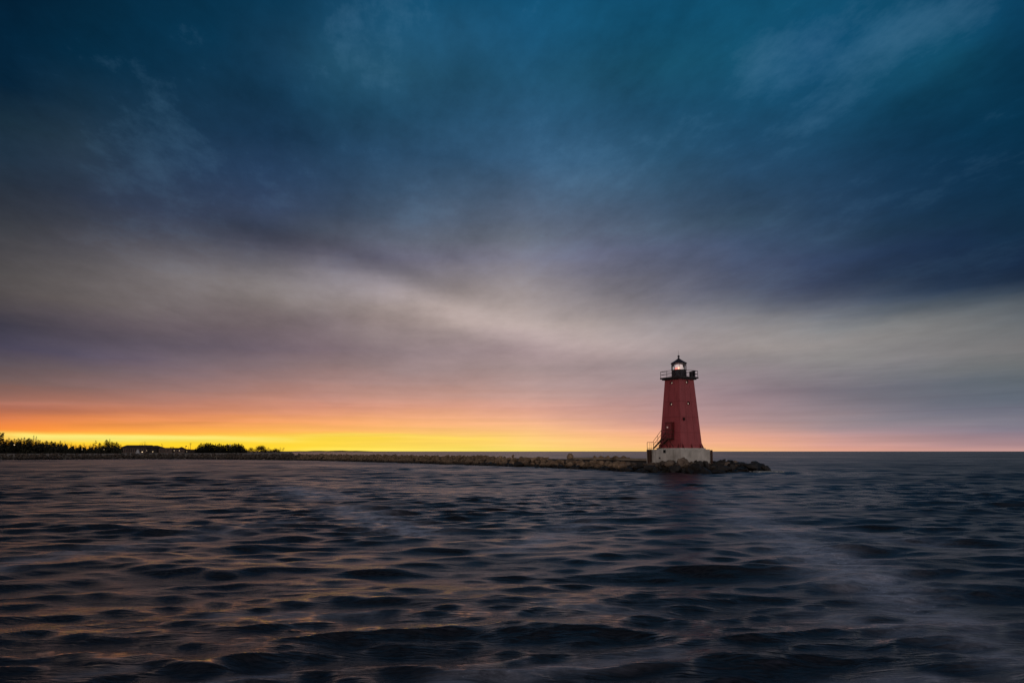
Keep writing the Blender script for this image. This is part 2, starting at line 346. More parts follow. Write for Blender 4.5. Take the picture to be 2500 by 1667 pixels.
    bg = N(nt, 'ShaderNodeBackground', Strength=1.0); L.new(c, bg.inputs[0]); L.new(bg.outputs[0], out.inputs[0])
    w.cycles.sampling_method = 'MANUAL'; w.cycles.sample_map_resolution = 1024
sky()
sd = bpy.data.lights.new('sun', 'SUN'); sd.energy = 0.03; sd.angle = R(30); sd.color = (1.0, 0.55, 0.3)
sun = bpy.data.objects.new('sun', sd); col.objects.link(sun)
sdir = Vector((math.sin(SUN_AZ) * math.cos(SUN_EL), math.cos(SUN_AZ) * math.cos(SUN_EL), math.sin(SUN_EL)))
sun.rotation_euler = sdir.to_track_quat('Z', 'Y').to_euler()

# ------------------------------------------------------------------ water
def water():
    rs = [1.0]
    while rs[-1] < 40000:
        r = rs[-1]
        if r < 320: dr = min(max(r * r / 2300, 0.028), 0.10 + max(0, r - 34) * 0.0048)
        else: dr = r * 0.05
        rs.append(r + dr)
    rs = np.array(rs); drs = np.gradient(rs)
    a_f = np.arange(-46, 46.001, 0.12); a_b = np.arange(46 + 3, 314, 3.0)
    ang = np.radians(np.concatenate([a_f, a_b])); dth = R(0.12)
    nr, na = len(rs), len(ang)
    RR = np.repeat(rs, na); AA = np.tile(ang, nr)
    DR = np.repeat(np.maximum(drs, rs * dth), na)
    x = RR * np.sin(AA); y = RR * np.cos(AA)
    dx = np.zeros_like(x); dy = np.zeros_like(x); z = np.zeros_like(x)
    nc = 150
    lam = np.exp(np.concatenate([rng.uniform(np.log(0.26), np.log(2.2), nc - 34), rng.uniform(np.log(2.2), np.log(8.5), 34)])); lam.sort()
    th = rng.normal(0, 1, nc) * np.where(lam < 1.2, .42, .34) + np.where(lam > 3, R(-10), R(6))
    ph = rng.uniform(0, 2 * np.pi, nc)
    slope = np.where(lam < 2, 1.0, (lam / 2) ** -0.75) * rng.uniform(0.5, 1.2, nc)
    slope *= 0.20 / math.sqrt((slope ** 2).sum() / 2)
    amp = slope * lam / (2 * np.pi)
    unres = np.full(x.shape, float((slope ** 2).sum() / 2))     # slope variance the mesh is too coarse to carry: goes into the roughness
    # gusts: patches of rougher and calmer water
    gust = 0.85 + 0.35 * np.sin(x * 0.21 + 1.3 * np.sin(y * 0.11 + 1)) * np.sin(y * 0.16 + 1.1 * np.sin(x * 0.13 + 2.0))
    idx = np.where(RR < 330)[0]
    xi, yi, di, gi = x[idx], y[idx], DR[idx], gust[idx]
    zi = np.zeros_like(xi); dxi = np.zeros_like(xi); dyi = np.zeros_like(xi)
    for l, t, p, a in zip(lam, th, ph, amp):
        k = 2 * np.pi / l; kx, ky = k * math.sin(t), -k * math.cos(t)
        w = np.clip((l / di - 2.5) / 3.5, 0, 1)
        m = w > 0
        if not m.any(): continue
        unres[idx] -= w * w * (a * k) ** 2 / 2
        q = kx * xi[m] + ky * yi[m] + p
        s, c = np.sin(q), np.cos(q)
        g = a * w[m] * (gi[m] if l < 3.5 else 1)
        zi[m] += g * c
        ch = 0.75 * g / k
        dxi[m] -= ch * kx * s; dyi[m] -= ch * ky * s
    fade = np.clip((330 - RR[idx]) / 120, 0, 1)
    z[idx] = zi * fade; x[idx] += dxi * fade; y[idx] += (dyi - 0.9 * zi) * fade      # crests lean the way the wind blows, towards the viewer
    unres = np.maximum(unres, 0); unres[idx] = unres[idx] + (1 - fade) * (float((slope ** 2).sum() / 2) - unres[idx])
    # foam veils drifting in long streaks (coverage, per vertex)
    foam = np.zeros_like(x)
    def veil(p0, p1, width, strength):
        a = ground(*p0); b = ground(*p1); d = np.array([b.x - a.x, b.y - a.y]); L2 = (d ** 2).sum()
        t = ((x - a.x) * d[0] + (y - a.y) * d[1]) / L2; tc = np.clip(t, 0, 1)
        dist = np.hypot(x - a.x - tc * d[0], y - a.y - tc * d[1])
        np.maximum(foam, strength * np.exp(-(dist / width) ** 2), out=foam)
    veil((1780, 1240), (1960, 1330), 1.1, .8); veil((1960, 1330), (2120, 1420), 0.95, 1.1); veil((2120, 1420), (2300, 1510), 0.7, 1.0); veil((2300, 1510), (2480, 1620), 0.5, .6); veil((1950, 1290), (2300, 1330), .8, .5)
    veil((2050, 1500), (2200, 1540), 0.5, .7)
    veil((1250, 1345), (1440, 1272), 0.55, .85); veil((840, 1240), (1010, 1300), 1.0, 1.0); veil((690, 1190), (800, 1215), 1.6, .9)
    veil((-60, 1390), (330, 1330), 0.7, .5); veil((330, 1330), (700, 1272), 0.9, .4)
    veil((1700, 1200), (1860, 1240), 1.4, .45); veil((1450, 1180), (1640, 1200), 1.6, .35)
    veil((1240, 1640), (1640, 1600), 0.2, .6); veil((450, 1660), (680, 1635), 0.14, .6); veil((150, 1640), (330, 1620), .12, .3); veil((1330, 1480), (1600, 1500), .16, .45); veil((520, 1505), (760, 1495), .14, .4)
    veil((1080, 1655), (1200, 1640), 0.2, .6); veil((2050, 1665), (2300, 1660), 0.2, .6)
    veil((1350, 1470), (1620, 1500), 0.18, .4); veil((500, 1510), (900, 1500), 0.2, .35)
    co = np.empty((nr * na + 1, 3)); co[:-1, 0] = x; co[:-1, 1] = y; co[:-1, 2] = z; co[-1] = 0
    foam = np.append(foam, 0); rgh = np.append(np.clip(np.sqrt(np.sqrt(2 * unres * .10) + 0.008), .09, .5), .12)
    i = np.arange(nr - 1)[:, None] * na; j = np.arange(na)[None, :]; j2 = (j + 1) % na
    quads = np.stack([i + j, i + na + j, i + na + j2, i + j2], -1).reshape(-1, 4)[:, ::-1]
    tris = np.stack([np.full(na, nr * na), (np.arange(na) + 1) % na, np.arange(na)], -1)
    me = bpy.data.meshes.new('water'); nv = len(co); nq, ntr = len(quads), len(tris)
    me.vertices.add(nv); me.vertices.foreach_set('co', co.astype(np.float32).ravel())
    me.loops.add(nq * 4 + ntr * 3); me.loops.foreach_set('vertex_index', np.concatenate([quads.ravel(), tris.ravel()]).astype(np.int32))
    me.polygons.add(nq + ntr)
    st = np.concatenate([np.arange(nq) * 4, nq * 4 + np.arange(ntr) * 3]).astype(np.int32)
    me.polygons.foreach_set('loop_start', st)
    me.polygons.foreach_set('use_smooth', np.ones(nq + ntr, dtype=bool))
    me.update(calc_edges=True); me.validate()
    at_ = me.attributes.new('foam', 'FLOAT', 'POINT'); at_.data.foreach_set('value', foam.astype(np.float32))
    at2 = me.attributes.new('ripple', 'FLOAT', 'POINT'); at2.data.foreach_set('value', rgh.astype(np.float32))
    m, nt, out = newmat('dusk_water'); L = nt.links
    pos = nt.nodes.new('ShaderNodeNewGeometry').outputs['Position']
    wv = nt.nodes.new('ShaderNodeVectorMath'); wv.operation = 'MULTIPLY_ADD'
    wn = nt.nodes.new('ShaderNodeTexNoise'); wn.inputs['Scale'].default_value = .35; L.new(pos, wn.inputs['Vector'])
    L.new(wn.outputs['Color'], wv.inputs[0]); wv.inputs[1].default_value = (1.0, 1.0, 0); L.new(pos, wv.inputs[2]); wp = wv.outputs[0]
    def leaned(scl, detail, rough, lean, vec):          # steeper on the side facing the wind
        n_ = noise(nt, vec, 1.0, detail, rough, scl)
        cx = nt.nodes.new('ShaderNodeCombineXYZ'); L.new(mathn(nt, 'MULTIPLY', n_, lean), cx.inputs[1])
        ad = nt.nodes.new('ShaderNodeVectorMath'); ad.operation = 'ADD'; L.new(vec, ad.inputs[0]); L.new(cx.outputs[0], ad.inputs[1])
        return noise(nt, ad.outputs[0], 1.0, detail, rough, scl)
    nA = leaned((0.30, 1.6, 1), 3, .5, .55, wp); nB = leaned((0.8, 5.0, 1), 4, .55, .2, wp); nD = noise(nt, wp, 1.0, 4, .6, (3.0, 20, 1)); nC = leaned((0.13, 0.42, 1), 3, .5, 2.0, wp)
    hgt = mathn(nt, 'ADD', mathn(nt, 'ADD', mathn(nt, 'MULTIPLY', nA, 0.09), mathn(nt, 'MULTIPLY', nD, 0.022)), mathn(nt, 'ADD', mathn(nt, 'MULTIPLY', nB, 0.055), mathn(nt, 'MULTIPLY', nC, 0.26)))
    b = N(nt, 'ShaderNodeBump', Strength=1.0, Distance=1.0); L.new(hgt, b.inputs['Height'])
    p = N(nt, 'ShaderNodeBsdfPrincipled', IOR=1.333); ra = N(nt, 'ShaderNodeAttribute', attribute_name='ripple'); 
    gn = noise(nt, pos, 1.0, 4, .6, (.012, .05, 1)); gn2 = noise(nt, pos, 1.0, 3, .6, (.05, .22, 1))      # cat's-paws: rougher and calmer patches
    L.new(mathn(nt, 'MULTIPLY', ra.outputs['Fac'], mathn(nt, 'ADD', mathn(nt, 'MULTIPLY', gn, 1.1), mathn(nt, 'ADD', mathn(nt, 'MULTIPLY', gn2, .9), 0.0))), p.inputs['Roughness'])
    bs_ = nt.nodes.new('ShaderNodeMapRange'); bs_.inputs[1].default_value = .15; bs_.inputs[2].default_value = .28; bs_.inputs[3].default_value = 1.0; bs_.inputs[4].default_value = .4
    L.new(ra.outputs['Fac'], bs_.inputs[0]); L.new(bs_.outputs[0], b.inputs['Strength'])
    p.inputs['Base Color'].default_value = (0.006, 0.008, 0.011, 1); p.inputs['Specular Tint'].default_value = (0.74, 0.71, 1.0, 1)
    L.new(b.outputs[0], p.inputs['Normal'])
    df = N(nt, 'ShaderNodeBsdfDiffuse'); df.inputs[0].default_value = (0.78, 0.81, 0.95, 1)
    fa = N(nt, 'ShaderNodeAttribute', attribute_name='foam')
    fn = noise(nt, wp, 1.0, 9, 0.72, (1.3, 3.2, 1)); fn2 = noise(nt, wp, 1.0, 6, 0.7, (7, 26, 1))
    fm = mathn(nt, 'MULTIPLY', ramp(nt, fn, [(0.32, (0, 0, 0)), (0.68, (1, 1, 1))]), mathn(nt, 'ADD', mathn(nt, 'MULTIPLY', fn2, 1.0), 0.35))
    thin = mathn(nt, 'MULTIPLY', ramp(nt, fn2, [(0.35, (0, 0, 0)), (0.75, (1, 1, 1))]), 0.035)      # pale streaky diffuse layer added to grey and lift the reflections
    fl = noise(nt, pos, 1.0, 4, 0.6, (11, 20, 1))
    thin = mathn(nt, 'ADD', thin, mathn(nt, 'MULTIPLY', mathn(nt, 'MULTIPLY', fa.outputs['Fac'], fa.outputs['Fac']), mathn(nt, 'MULTIPLY', ramp(nt, fl, [(0.62, (0, 0, 0)), (0.7, (1, 1, 1))]), 0.5)))      # broken flecks
    cov = mathn(nt, 'ADD', mathn(nt, 'MULTIPLY', mathn(nt, 'MULTIPLY', fa.outputs['Fac'], fm), 0.6), thin, True)
    ms = N(nt, 'ShaderNodeMixShader'); L.new(cov, ms.inputs[0]); L.new(p.outputs[0], ms.inputs[1]); L.new(df.outputs[0], ms.inputs[2])
    L.new(ms.outputs[0], out.inputs[0])
    me.materials.append(m)
    o = bpy.data.objects.new('water', me); col.objects.link(o); o['kind'] = 'structure'
water()

# ------------------------------------------------------------------ lighthouse
YL = 80.0
def H(py): return at(1660, py, YL).z
LC = at(1662.5, 1096, YL)
Z0 = H(1096.8)                       # top of the concrete base
LZ = 1.15                            # bottom of the base, in the rocks
lh = empty('lighthouse', (LC.x, LC.y, LZ), R(31))
tag(lh, 'dark red square tapering lighthouse with black lantern room on a concrete base', 'lighthouse')
def zl(z): return z - LZ
zc = zl(Z0)
# concrete base (rectangular block, chamfered edges)
def block(mb, x0, x1, y0, y1, z0, z1, ch):
    c = ch
    q = lambda i: [(x0 + i, y0 + i + c), (x0 + i + c, y0 + i), (x1 - i - c, y0 + i), (x1 - i, y0 + i + c), (x1 - i, y1 - i - c), (x1 - i - c, y1 - i), (x0 + i + c, y1 - i), (x0 + i, y1 - i - c)]
    rings = [(q(0), z0), (q(0), z1 - c), (q(c * .6), z1)]
    vs = [(x, y, z) for r, z in rings for x, y in r]; n = 8
    fs = [(k * n + i, k * n + (i + 1) % n, (k + 1) * n + (i + 1) % n, (k + 1) * n + i) for k in range(2) for i in range(n)]
    fs += [tuple(range(n - 1, -1, -1)), tuple(range(2 * n, 3 * n))]
    mb.add(vs, fs)
BX0, BX1, BY0, BY1 = -2.65, 1.95, -2.68, 3.0
mb = MB(); block(mb, BX0, BX1, BY0, BY1, -1.2, zc, 0.06)
base = mb.build('concrete_base', M['concrete'], lh)
for (yy, zz, s, h) in ((-0.07, zl(2.33), .38, .36), (.73, zl(1.58), .2, .18)):
    MB().box((BX0 - .006, yy, zz), (.05, s, h)).build('base_opening', M['void'], base)
mb = MB(); mb.box((BX0 - .1, 2.32, zl(1.35)), (.2, .5, zc * 2 - 2 * zl(1.35) - .04)); mb.box((BX0 - .22, 2.12, zl(1.35)), (.1, .08, zc * 2 - 2 * zl(1.35) - .06)); mb.box((BX0 - .22, 2.52, zl(1.35)), (.1, .08, zc * 2 - 2 * zl(1.35) - .06))
mb.build('fender_pile', M['rust'], lh)
MB().box((BX1 + .06, BY0 - .09, zc / 2 - .12), (.2, .18, zc + .1)).build('fender_pile', M['rust'], lh)
PL = zl(H(1093.6)); mb = MB(); block(mb, -1.98, 1.98, -1.98, 1.98, zc - .01, PL, 0.03); mb.build('tower_plinth', M['concrete'], lh)
# tower
zb, zt = PL, zl(H(926)); ab, a1 = 1.70, 1.165
def A(z): return ab + (a1 - ab) * (z - zb) / (zt - zb)
def face_pt(face, f, z, out=0.0):
    """point on a tower face; f 0..1 along it from the left as seen from outside"""
    a = A(z)
    if face == 'w': return Vector((-a - out, a - 2 * a * f, z))       # local -x face
    if face == 's': return Vector((-a + 2 * a * f, -a - out, z))      # local -y face
    if face == 'e': return Vector((a + out, -a + 2 * a * f, z))
    return Vector((a - 2 * a * f, a + out, z))
mb = MB()
nz = 10
rings = [zb + (zt - zb) * k / nz for k in range(nz + 1)]
vs = []; fs = []
for z in rings:
    a = A(z); vs += [(-a, -a, z), (a, -a, z), (a, a, z), (-a, a, z)]
for k in range(nz): fs += [(k * 4 + i, k * 4 + (i + 1) % 4, k * 4 + 4 + (i + 1) % 4, k * 4 + 4 + i) for i in range(4)]
fs += [(3, 2, 1, 0), tuple(nz * 4 + i for i in range(4))]
mb.add(vs, fs)
tower = mb.build('tower_wall', M['red'], lh)
# plate seams: thin raised straps
mb = MB()
for fc in 'wsen':
    for f in (0.345, 0.675):
        for k in range(nz):
            z0_, z1_ = rings[k], rings[k + 1]
            q = []
            for z in (z0_, z1_):
                for o_ in (-0.02, 0.006):
                    w = .018 / A(z) / 2
                    q.append((face_pt(fc, f - w, z, o_), face_pt(fc, f + w, z, o_)))
            (a0, b0), (a1_, b1_), (a2_, b2_), (a3_, b3_) = q
            mb.hexa([a0, b0, b1_, a1_], [a2_, b2_, b3_, a3_])
    for z in (zb + .3, zb + 1.75, zb + 3.55, zb + 5.35):
        mb.hexa([face_pt(fc, 0, z, -.02), face_pt(fc, 1, z, -.02), face_pt(fc, 1, z, .008), face_pt(fc, 0, z, .008)],
                [face_pt(fc, 0, z + .05, -.02), face_pt(fc, 1, z + .05, -.02), face_pt(fc, 1, z + .05, .008), face_pt(fc, 0, z + .05, .008)])
mb.build('plate_seam', M['seam'], tower)
# gussets at the foot
def gusset(p, d):
    d = Vector(d).normalized(); n = Vector((-d.y, d.x, 0)) * .03
    p = Vector(p); up = Vector((0, 0, .8)); inn = d * -.16
    a, b, c = p + d * .2, p + inn, p + inn + up
    MB().add([a - n, b - n, c - n, a + n, b + n, c + n], [(0, 1, 2), (5, 4, 3), (0, 3, 4, 1), (1, 4, 5, 2), (2, 5, 3, 0)]).build('gusset_plate', M['dark_red'], lh)
for sx, sy in ((-1, -1), (1, -1), (1, 1), (-1, 1)):
    gusset((sx * A(zb), sy * A(zb), zb + .002), (sx, sy, 0))
for fc, d in (('w', (-1, 0, 0)), ('s', (0, -1, 0)), ('e', (1, 0, 0)), ('n', (0, 1, 0))):
    for f in (.1, .5, .9): gusset(face_pt(fc, f, zb + .002), d)
# portholes: a projecting ring round a recessed pane
def porthole(face, f, z, r, emissive):
    c = face_pt(face, f, z); nrm = Vector((-1, 0, 0)) if face == 'w' else Vector((0, -1, 0))
    mb = MB(); n = 18; prof = [(r * 1.0, -.05), (r * 1.28, -.05), (r * 1.28, .05), (r * 1.16, .075), (r, .06), (r * .97, .004)]
    u = Vector((0, 0, 1)); w = nrm.cross(u)
    vs = [c + nrm * h + (u * math.cos(2 * math.pi * i / n) + w * math.sin(2 * math.pi * i / n)) * q for q, h in prof for i in range(n)]
    m_ = len(prof); fs = [(k * n + i, ((k + 1) % m_) * n + i, ((k + 1) % m_) * n + (i + 1) % n, k * n + (i + 1) % n) for k in range(m_) for i in range(n)]
    ring = mb.add(vs, fs).build('porthole', M['dark_red'], lh)
    mb = MB(); mb.add([c + nrm * .008 + (u * math.cos(2 * math.pi * i / n) + w * math.sin(2 * math.pi * i / n)) * r for i in range(n)], [tuple(range(n))])
    mb.build('back_plate', M['void'], ring)
    if emissive:
        s = .5 * r; k = c + nrm * .02 - u * r * .22 + (Vector((0, -1, 0)) if face == 'w' else Vector((-1, 0, 0))) * r * .3
        mb = MB(); mb.add([k + nrm * h + (u * 1.15 * math.cos(2 * math.pi * i / n) + w * math.sin(2 * math.pi * i / n)) * s for h in (-.008, .006) for i in range(n)],
               [(i, (i + 1) % n, n + (i + 1) % n, n + i) for i in range(n)] + [tuple(range(n)), tuple(range(2 * n - 1, n - 1, -1))])
        mb.build('emissive_pane', M['emissive_pane'], ring)  # emissive warm disc set off-centre inside the ring
porthole('w', .5, zl(H(935.5)), .17, True); porthole('s', .5, zl(H(934.5)), .17, True)
porthole('w', .5, zl(H(987)), .17, True); porthole('s', .5, zl(H(986)), .17, True)
porthole('s', .19, zl(H(1024.5)), .16, False)
# door vestibule, landing, stair
zland = zl(H(1070.3)); zdoor = zl(H(1032.5))
xa = -A(zland)
mb = MB(); mb.box((xa - .04, -.02, (zland + zdoor) / 2), (.42, 1.02, zdoor - zland)); mb.box((xa - .06, -.02, zdoor + .03), (.5, 1.12, .06))
door = mb.build('door_porch', M['dark_red'], lh)
mb = MB(); mb.box((xa - .255, -.02, (zland + zdoor) / 2), (.03, .78, zdoor - zland - .16)); pd = mb.build('door', M['door_red'], door)
mb = MB(); mb.lathe([(.0, -.1), (.075, -.08), (.1, 0), (.075, .08), (.0, .1)], 12); lampo = mb.build('door_lamp', emitter('dim_lamp', (1, .62, .55), .26), door, True); lampo.location = (xa - .33, .1, zland + 1.28)
LX0 = xa - .95
mb = MB(); mb.box(((LX0 + xa) / 2, -.08, zland - .04), (.95, 1.1, .08))
for s in (-.55, .4):      # braces under the landing
    mb.tube((LX0 + .06, s, zland - .05), (-A(zb + .1), s, zb + .12), .035)
landing = mb.build('landing', M['rust'], lh)
rail = MB(); rr = .026
def post(p, h): rail.tube(p, Vector(p) + Vector((0, 0, h)), rr, n=6)
c1, c2 = (LX0 + .04, -.6, zland), (LX0 + .04, .42, zland)
for p in (c1, (LX0 + .04, -.1, zland), c2, (xa - .1, -.6, zland)): post(p, .95)
for h in (.5, .95):
    rail.tube((c1[0], c1[1], zland + h), (c2[0], c2[1], zland + h), rr, n=6); rail.tube((c1[0], c1[1], zland + h), (xa, c1[1], zland + h), rr, n=6)
run = 1.38; y0s = .47; y1s = y0s + run; zfoot = zc
st_ = MB(); ns = 6
for k in range(ns):
    t = (k + .5) / ns; st_.box(((LX0 + xa) / 2, y0s + run * t, zland + (zfoot - zland) * (k + 1) / (ns + 1)), (.86, run / ns * .9, .045))
for xx in (LX0 + .02, xa - .02):
    st_.hexa([(xx - .025, y0s - .1, zland - .2), (xx + .025, y0s - .1, zland - .2), (xx + .025, y1s, zfoot - .0), (xx - .025, y1s, zfoot - .0)],
             [(xx - .025, y0s - .1, zland + .04), (xx + .025, y0s - .1, zland + .04), (xx + .025, y1s + .05, zfoot + .2), (xx - .025, y1s + .05, zfoot + .2)])
    for h in (.5, .95): rail.tube((xx, y0s, zland + h), (xx, y1s, zfoot + h), rr, n=6)
    for t in (0.45, 1): post((xx, y0s + run * t, zland + (zfoot - zland) * t), .95)
st_.build('staircase', M['rust'], lh)
rail.build('stair_railing', M['rust'], lh)
fen = MB(); ys = [y1s + .03, 2.25, 2.5, BY1 - .08]
for i, y in enumerate(ys): fen.tube((BX0 + .1, y, zc), (BX0 + .1, y, zc + .86), .03 if i in (0, 3) else .016, n=6)
for h in (.12, .84): fen.tube((BX0 + .1, ys[0], zc + h), (BX0 + .1, ys[-1], zc + h), .026, n=6)
fen.tube((BX0 + .1, BY1 - .08, zc + .84), (BX1 - .3, BY1 - .08, zc + .84), .02, n=6); fen.tube((BX1 - .3, BY1 - .08, zc), (BX1 - .3, BY1 - .08, zc + .86), .03, n=6)
fen.build('guard_rail', M['rust'], lh)
# gallery
zd = zl(H(921.6)); dh = 1.56
mb = MB(); mb.box((0, 0, zd - .085), (dh * 2, dh * 2, .17)); mb.box((0, 0, zd - .235), (2.8, 2.8, .13)); mb.box((0, 0, (zd - .3 + zt) / 2), (2.42, 2.42, zd - .3 - zt + .02))
mb.build('gallery_deck', M['iron'], lh)
rl = MB(); d = dh - .06; rh = .74
for sx, sy in ((-1, -1), (1, -1), (1, 1), (-1, 1)):
    rl.tube((sx * d, sy * d, zd), (sx * d, sy * d, zd + rh), .032, n=6)
    nx, ny = -sy, sx
    for f in (.34, .67): rl.tube((sx * d + (nx - sx) * d * f, sy * d + (ny - sy) * d * f, zd), (sx * d + (nx - sx) * d * f, sy * d + (ny - sy) * d * f, zd + rh), .022, n=6)
    for h in (rh * .5, rh): rl.tube((sx * d, sy * d, zd + h), (nx * d, ny * d, zd + h), .024, n=6)
rl.build('gallery_railing', M['iron'], lh)
# lantern room
zg0, zg1 = zl(H(903.3)), zl(H(888.2)); rl_ = .87; NL = 10; off = R(14)
mb = MB(); mb.lathe([(rl_, zd), (rl_, zg0 - .06), (rl_ + .04, zg0 - .05), (rl_ + .04, zg0)], NL, rot=off); lw = mb.build('lantern_wall', M['iron'], lh)
mb = MB()
for i in range(NL):
    a = off + 2 * math.pi * (i + .5) / NL; rr_ = rl_ * math.cos(math.pi / NL) + .012
    u = Vector((math.cos(a), math.sin(a), 0)); w = Vector((-u.y, u.x, 0)); c = u * rr_
    z0_, z1_ = zd + .15, zg0 - .18
    mb.hexa([c - w * .16 - u * .03 + Vector((0, 0, z0_)), c - w * .16 + u * .012 + Vector((0, 0, z0_)), c + w * .16 + u * .012 + Vector((0, 0, z0_)), c + w * .16 - u * .03 + Vector((0, 0, z0_))],
            [c - w * .16 - u * .03 + Vector((0, 0, z1_)), c - w * .16 + u * .012 + Vector((0, 0, z1_)), c + w * .16 + u * .012 + Vector((0, 0, z1_)), c + w * .16 - u * .03 + Vector((0, 0, z1_))])
mb.build('wall_panel', M['roof'], lw)
mb = MB(); mb.lathe([(rl_ * .985, zg0), (rl_ * .985, zg1)], NL, rot=off, cap=False); lg = mb.build('lantern_glazing', M['glass'], lh)
for i in range(NL):
    a = off + 2 * math.pi * i / NL; p = Vector((rl_ * math.cos(a), rl_ * math.sin(a), 0))
    MB().tube(p + Vector((0, 0, zg0)), p + Vector((0, 0, zg1)), .019, n=6).build('glazing_bar', M['iron'], lg)
za = zl(H(875.2))
mb = MB(); mb.lathe([(rl_ * .9, zg1 - .01), (rl_ + .02, zg1), (rl_ + .1, zg1 + .03), (rl_ + .1, zg1 + .07), (.52, zg1 + .34), (.1, za)], NL, rot=off); rf = mb.build('lantern_roof', M['roof'], lh)
zbq = zl(H(869.8)); pr = [(.12, za - .03), (.1, za + .08)] + [(max(.012, .135 * math.cos(t)), zbq + .135 * math.sin(t)) for t in [R(-65 + 13 * k) for k in range(12)]]
mb = MB(); mb.lathe(pr, 14); mb.build('finial_ball', M['roof'], rf, True)
mb = MB(); mb.tube((0, 0, zbq + .12), (0, 0, zl(H(855.8))), .016, .008, n=6); mb.build('lightning_rod', M['iron'], rf)
# beacon
mb = MB(); mb.tube((0, 0, zg0 - .02), (0, 0, zg0 + .05), .12, n=12); bs = mb.build('beacon_base', M['iron'], lh)
mb = MB(); mb.lathe([(.1, zg0 + .05), (.13, zg0 + .1), (.13, zg0 + .3), (.1, zg0 + .36)], 14); mb.build('beacon_bulb', M['bulb'], bs, True)
mb = MB(); mb.lathe([(.17, zg0 + .05), (.2, zg0 + .1), (.2, zg0 + .22), (.17, zg0 + .3)], 14, c=(-.2, .2)); mb.build('beacon_lens', M['beacon'], bs, True)

def lantern_glow_mat():
    m, nt, out = newmat('pale_lantern_glow'); t = N(nt, 'ShaderNodeBsdfTransparent'); e = N(nt, 'ShaderNodeEmission', Strength=0.75); e.inputs[0].default_value = (1, .74, .7, 1)
    ms = N(nt, 'ShaderNodeMixShader'); ms.inputs[0].default_value = .45; nt.links.new(t.outputs[0], ms.inputs[1]); nt.links.new(e.outputs[0], ms.inputs[2]); nt.links.new(ms.outputs[0], out.inputs[0]); return m
mb = MB(); mb.lathe([(.3, zg0 + .02), (.46, zg0 + .12), (.46, zg1 - .2), (.3, zg1 - .08)], 16); mb.build('lantern_glow', lantern_glow_mat(), bs, True)  # added emissive drum that fills the lantern panes with a pale glow
# equipment on the gallery
def on_lh(x, y, z): 
    c, s = math.cos(R(31)), math.sin(R(31)); return (LC.x + c * x - s * y, LC.y + s * x + c * y, LZ + z)
fs_ = empty('fog_signal', on_lh(1.22, -1.16, zd), R(31))
tag(fs_, 'dark drum shaped equipment unit standing at the right corner of the lighthouse gallery', 'fog signal')
mb = MB(); mb.lathe([(.2, 0), (.2, .05), (.17, .06), (.17, .66), (.2, .67), (.2, .74), (.14, .78)], 16); mb.build('drum', M['roof'], fs_)
mb = MB(); mb.lathe([(.24, -.02), (.24, .02), (.19, .021), (.12, -.1)], 16); hn = mb.build('horn', M['iron'], fs_, True); hn.location = (-.24, -.1, .42); hn.rotation_euler = (0, R(-90), R(20))
eb = empty('equipment_box', on_lh(.72, -1.2, zd), R(31)); tag(eb, 'small dark equipment box beside the drum on the lighthouse gallery', 'equipment box')
mb = MB(); mb.box((0, 0, .33), (.26, .3, .5)); mb.box((0, 0, .04), (.2, .24, .08)); mb.build('cabinet', M['iron'], eb)
mb = MB(); mb.box((0, 0, .605), (.32, .36, .05)); mb.build('lid', M['roof'], eb)

# ------------------------------------------------------------------ breakwater
WL = [(1866, 1146), (1835, 1150), (1780, 1154), (1700, 1157), (1600, 1154.5), (1500, 1149), (1400, 1143.5), (1300, 1140), (1200, 1136.5), (1100, 1133), (1000, 1130), (850, 1126), (700, 1122.5)]
near = [ground(*p) for p in WL]
# smooth the plan
pts = [Vector((p.x, p.y, 0)) for p in near]
def resample(ps, step):
    out_ = [ps[0].copy()]; acc = 0
    for a, b in zip(ps, ps[1:]):
        n = max(1, int((b - a).length / .5))
        for i in range(1, n + 1):
            q = a.lerp(b, i / n)
            if (q - out_[-1]).length >= step: out_.append(q)
    return out_
path = resample(pts, 1.0)
for _ in range(6): path = [path[0]] + [(a + b * 2 + c) / 4 for a, b, c in zip(path, path[1:], path[2:])] + [path[-1]]
def frame(i):
    a, b = path[max(0, i - 2)], path[min(len(path) - 1, i + 2)]; t = (b - a).normalized()
    n = Vector((t.y, -t.x, 0));  n = n if n.y > 0 else -n
    return path[i], t, n
mb = MB(); npf = 0
prof = [(-1.6, -1.2), (-.3, -.25), (1.2, .45), (2.6, .95), (3.6, 1.12), (8.6, 1.12), (10, .5), (12.5, -1.2)]
for i in range(len(path)):
    p, t, n = frame(i); dtip = min(1, (i + 1) / 14); sc = .35 + .65 * dtip
    for o_, z in prof: mb.v.append(tuple(p + n * (o_ * sc) + Vector((0, 0, z * (.25 + .75 * dtip) if z > 0 else z))))
npf = len(prof)
for i in range(len(path) - 1):
    for k in range(npf - 1): mb.f.append((i * npf + k, i * npf + k + 1, (i + 1) * npf + k + 1, (i + 1) * npf + k))
mb.f.append(tuple(range(npf - 1, -1, -1)))
bw = mb.build('breakwater', M['core']); bw['kind'] = 'structure'

